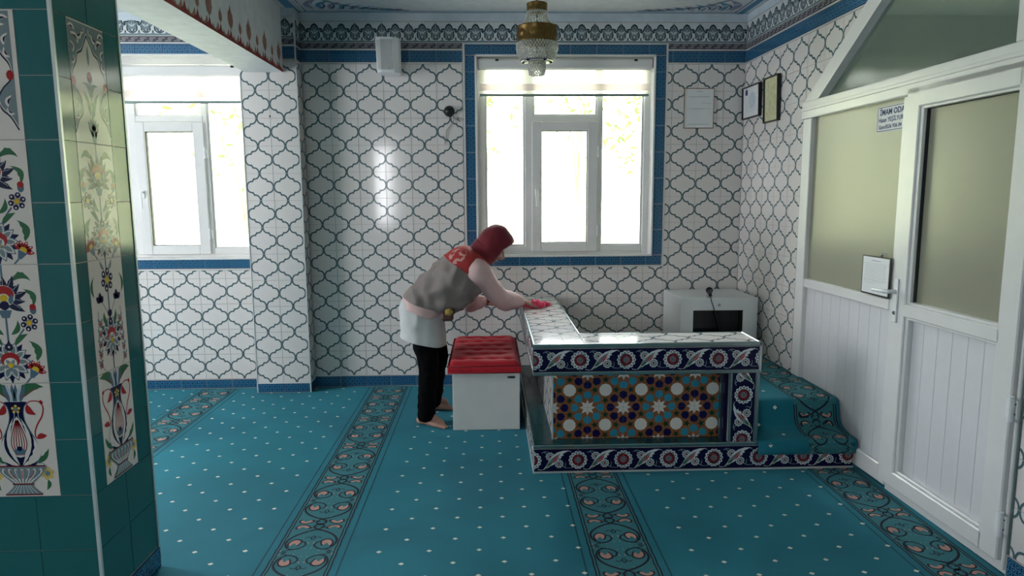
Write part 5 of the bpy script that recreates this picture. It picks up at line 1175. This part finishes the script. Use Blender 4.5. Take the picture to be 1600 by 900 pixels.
def sleeve(P, R, name, seed, droop=0):
    P = [Vector(p) for p in P]; vs = []; n = 32; pts = []; rr = []
    for i in range(len(P)-1):
        g_ = lambda k: P[max(0, min(len(P)-1, k))]
        for j in range(6):
            t = j/6; p0, p1, p2, p3 = g_(i-1), g_(i), g_(i+1), g_(i+2); pts.append(.5*((2*p1)+(p2-p0)*t+(2*p0-5*p1+4*p2-p3)*t*t+(3*p1-p0-3*p2+p3)*t**3)); rr.append(R[i]+(R[i+1]-R[i])*t)
    pts.append(P[-1]); rr.append(R[-1]); k = len(pts)
    for i, p in enumerate(pts):
        t = (pts[min(i+1, k-1)]-pts[max(i-1, 0)]).normalized(); a_ = (Vector((0, 0, 1))-t*t.z).normalized(); b_ = t.cross(a_)
        for j in range(n):
            q = 2*math.pi*j/n; r = rr[i]*(1+.10*noise.noise(Vector((i*.35+seed, math.cos(q)*1.3, math.sin(q)*1.3)))+.05*noise.noise(Vector((i*.9+seed, math.cos(q)*3, math.sin(q)*3)))+.16*(.25-abs(noise.noise(Vector((i*.42+seed*2+q*.35, math.cos(q)*1.1, math.sin(q)*1.1))))))
            dz = droop*max(0, -math.cos(q))*max(0, math.sin(math.pi*min(1, max(0, (i/k-.35)/.62)))); vs.append(p+a_*math.cos(q)*r+b_*math.sin(q)*r*.92-Vector((0, 0, dz)))
    mb = MB(); mb.add(vs, [(i*n+j, i*n+(j+1) % n, (i+1)*n+(j+1) % n, (i+1)*n+j) for i in range(k-1) for j in range(n)], M['shirt']); o = mb.build(name, per, True); md = o.modifiers.new('cloth', 'SOLIDIFY'); md.thickness = .003; md.offset = -1
sleeve([(-.125, 4.375, 1.015), RSH+Vector((.012, -.012, .0)), RSH*.5+REL*.5+Vector((0, 0, .0)), REL, REL*.5+RWR*.5, RWR-Vector((.008, .01, -.002))], [.078, .080, .066, .056, .052, .040], 'sleeve', 1, .03)
sleeve([(-.09, 4.58, 1.02), LSH, LSH*.5+LEL*.5, LEL, LEL*.5+LWR*.5, LWR-Vector((.012, .005, 0))], [.07, .07, .062, .056, .048, .034], 'sleeve', 5, .03)
mb = MB(); w_ = LWR+Vector((.012, .003, -.002)); dd = Vector((.92, .22, -.1)).normalized(); mb.tube([w_-dd*.008, w_+dd*.008], .0265, M['bracelet'], 16); mb.build('bracelet', per, True)
mb = MB(); tr = M['trousers']
capsule(mb, [(-.45, 4.41, .70), (-.405, 4.365, .40), (-.418, 4.35, .24), (-.428, 4.345, .075)], (.102, .070, .064, .060), tr); capsule(mb, [(-.43, 4.53, .70), (-.362, 4.575, .40), (-.385, 4.60, .24), (-.395, 4.63, .085)], (.102, .072, .062, .054), tr); capsule(mb, [(-.45, 4.44, .74), (-.45, 4.50, .74)], (.11, .11), tr)
o = mb.build('trousers', per, True); remesh(o, .009, 3)
tx = bpy.data.textures.new('folds', 'CLOUDS'); tx.noise_scale = .07; dm = o.modifiers.new('folds', 'DISPLACE'); dm.texture = tx; dm.strength = .022; dm.mid_level = .5
# headscarf: a shell open over the face, running down round the neck
mb = MB(); vs = []; n = 48; rows = 22
for i in range(rows+1):
    ph = math.radians(47+(180-47)*i/rows)
    for j in range(n):
        q = 2*math.pi*j/n; u, l = math.cos(q), math.sin(q); edge = max(0, 1-i/4)
        f = .098*math.cos(ph)*(1.12 if math.cos(ph) > 0 else 1.02) + edge*(-.006+.046*max(0, u)); up_ = .128*math.sin(ph)*u*(1-.05*edge) + .010; la = .097*math.sin(ph)*l
        if u < 0: up_ *= 1.0+.02; f += -.0*u
        p = HP(f, up_, la); fo = noise.noise(p*16)*.005+noise.noise(Vector((q*2.0, ph*3, 2)))*.0035; vs.append(p+(p-hc).normalized()*fo)
mb.add(vs, [(i*n+j, (i+1)*n+j, (i+1)*n+(j+1) % n, i*n+(j+1) % n) for i in range(rows) for j in range(n)], M['hijab']); hs_ = mb.build('headscarf', per, True); md = hs_.modifiers.new('cloth', 'SOLIDIFY'); md.thickness = .004; md.offset = 0
loft([(-.082, 1.225, .050, 1.105, 4.472, .084), (-.10, 1.195, .030, 1.078, 4.472, .083), (-.122, 1.172, .006, 1.060, 4.472, .092), (-.145, 1.168, -.012, 1.030, 4.47, .112)], M['hijab'], 'scarf_collar', per, fold=.007, freq=14, seed=8)
# pouch and yellow cloth at the waist, cleaning cloth in the hand
mb = MB(); mb.box(-.315, -.235, 4.285, 4.325, .708, .768, M['pouch'], bev=.014); mb.box(-.285, -.225, 4.29, 4.33, .752, .79, M['black'], bev=.006); o = mb.build('waist_pouch', per)
def crumple(name, parent, c, r, m, seed, sc=(1, 1, 1), amp=.5, flat=True):
    mb = MB(); n = 36; k = 18; vs = []
    for i in range(k+1):
        a_ = -H+math.pi*i/k
        for j in range(n):
            q = 2*math.pi*j/n; d = Vector((math.cos(a_)*math.cos(q), math.cos(a_)*math.sin(q), math.sin(a_))); f = 1+amp*(abs(noise.noise(d*2.1+Vector((seed, 0, 0))))*1.5-.35)+amp*.4*noise.noise(d*6+Vector((0, seed, 0)))
            p = Vector((d.x*r*sc[0]*f, d.y*r*sc[1]*f, d.z*r*sc[2]*f)); p.z = max(p.z, -r*sc[2]*.55) if flat else p.z; vs.append(Vector(c)+p)
    mb.add(vs, [(i*n+j, i*n+(j+1) % n, (i+1)*n+(j+1) % n, (i+1)*n+j) for i in range(k) for j in range(n)], m); return mb.build(name, parent, True)
sp_ = crumple('sponge', None, (-.262, 4.285, .770), .026, M['sponge'], 4, (1, .7, .9), .25, False); tag(sp_, 'yellowish sponge tucked at the waist of the bending person', 'sponge')
rag = crumple('cleaning_cloth', None, (.315, 4.735, T1+.020), .052, M['pinkcloth'], 9, (1.25, .95, .62), .75); tag(rag, 'bright pink cleaning cloth crumpled under the hand on the pulpit', 'cloth')
r2 = crumple('loose_end', rag, (.395, 4.80, T1+.012), .026, M['pinkcloth'], 2, (1.4, .9, .65), .8)
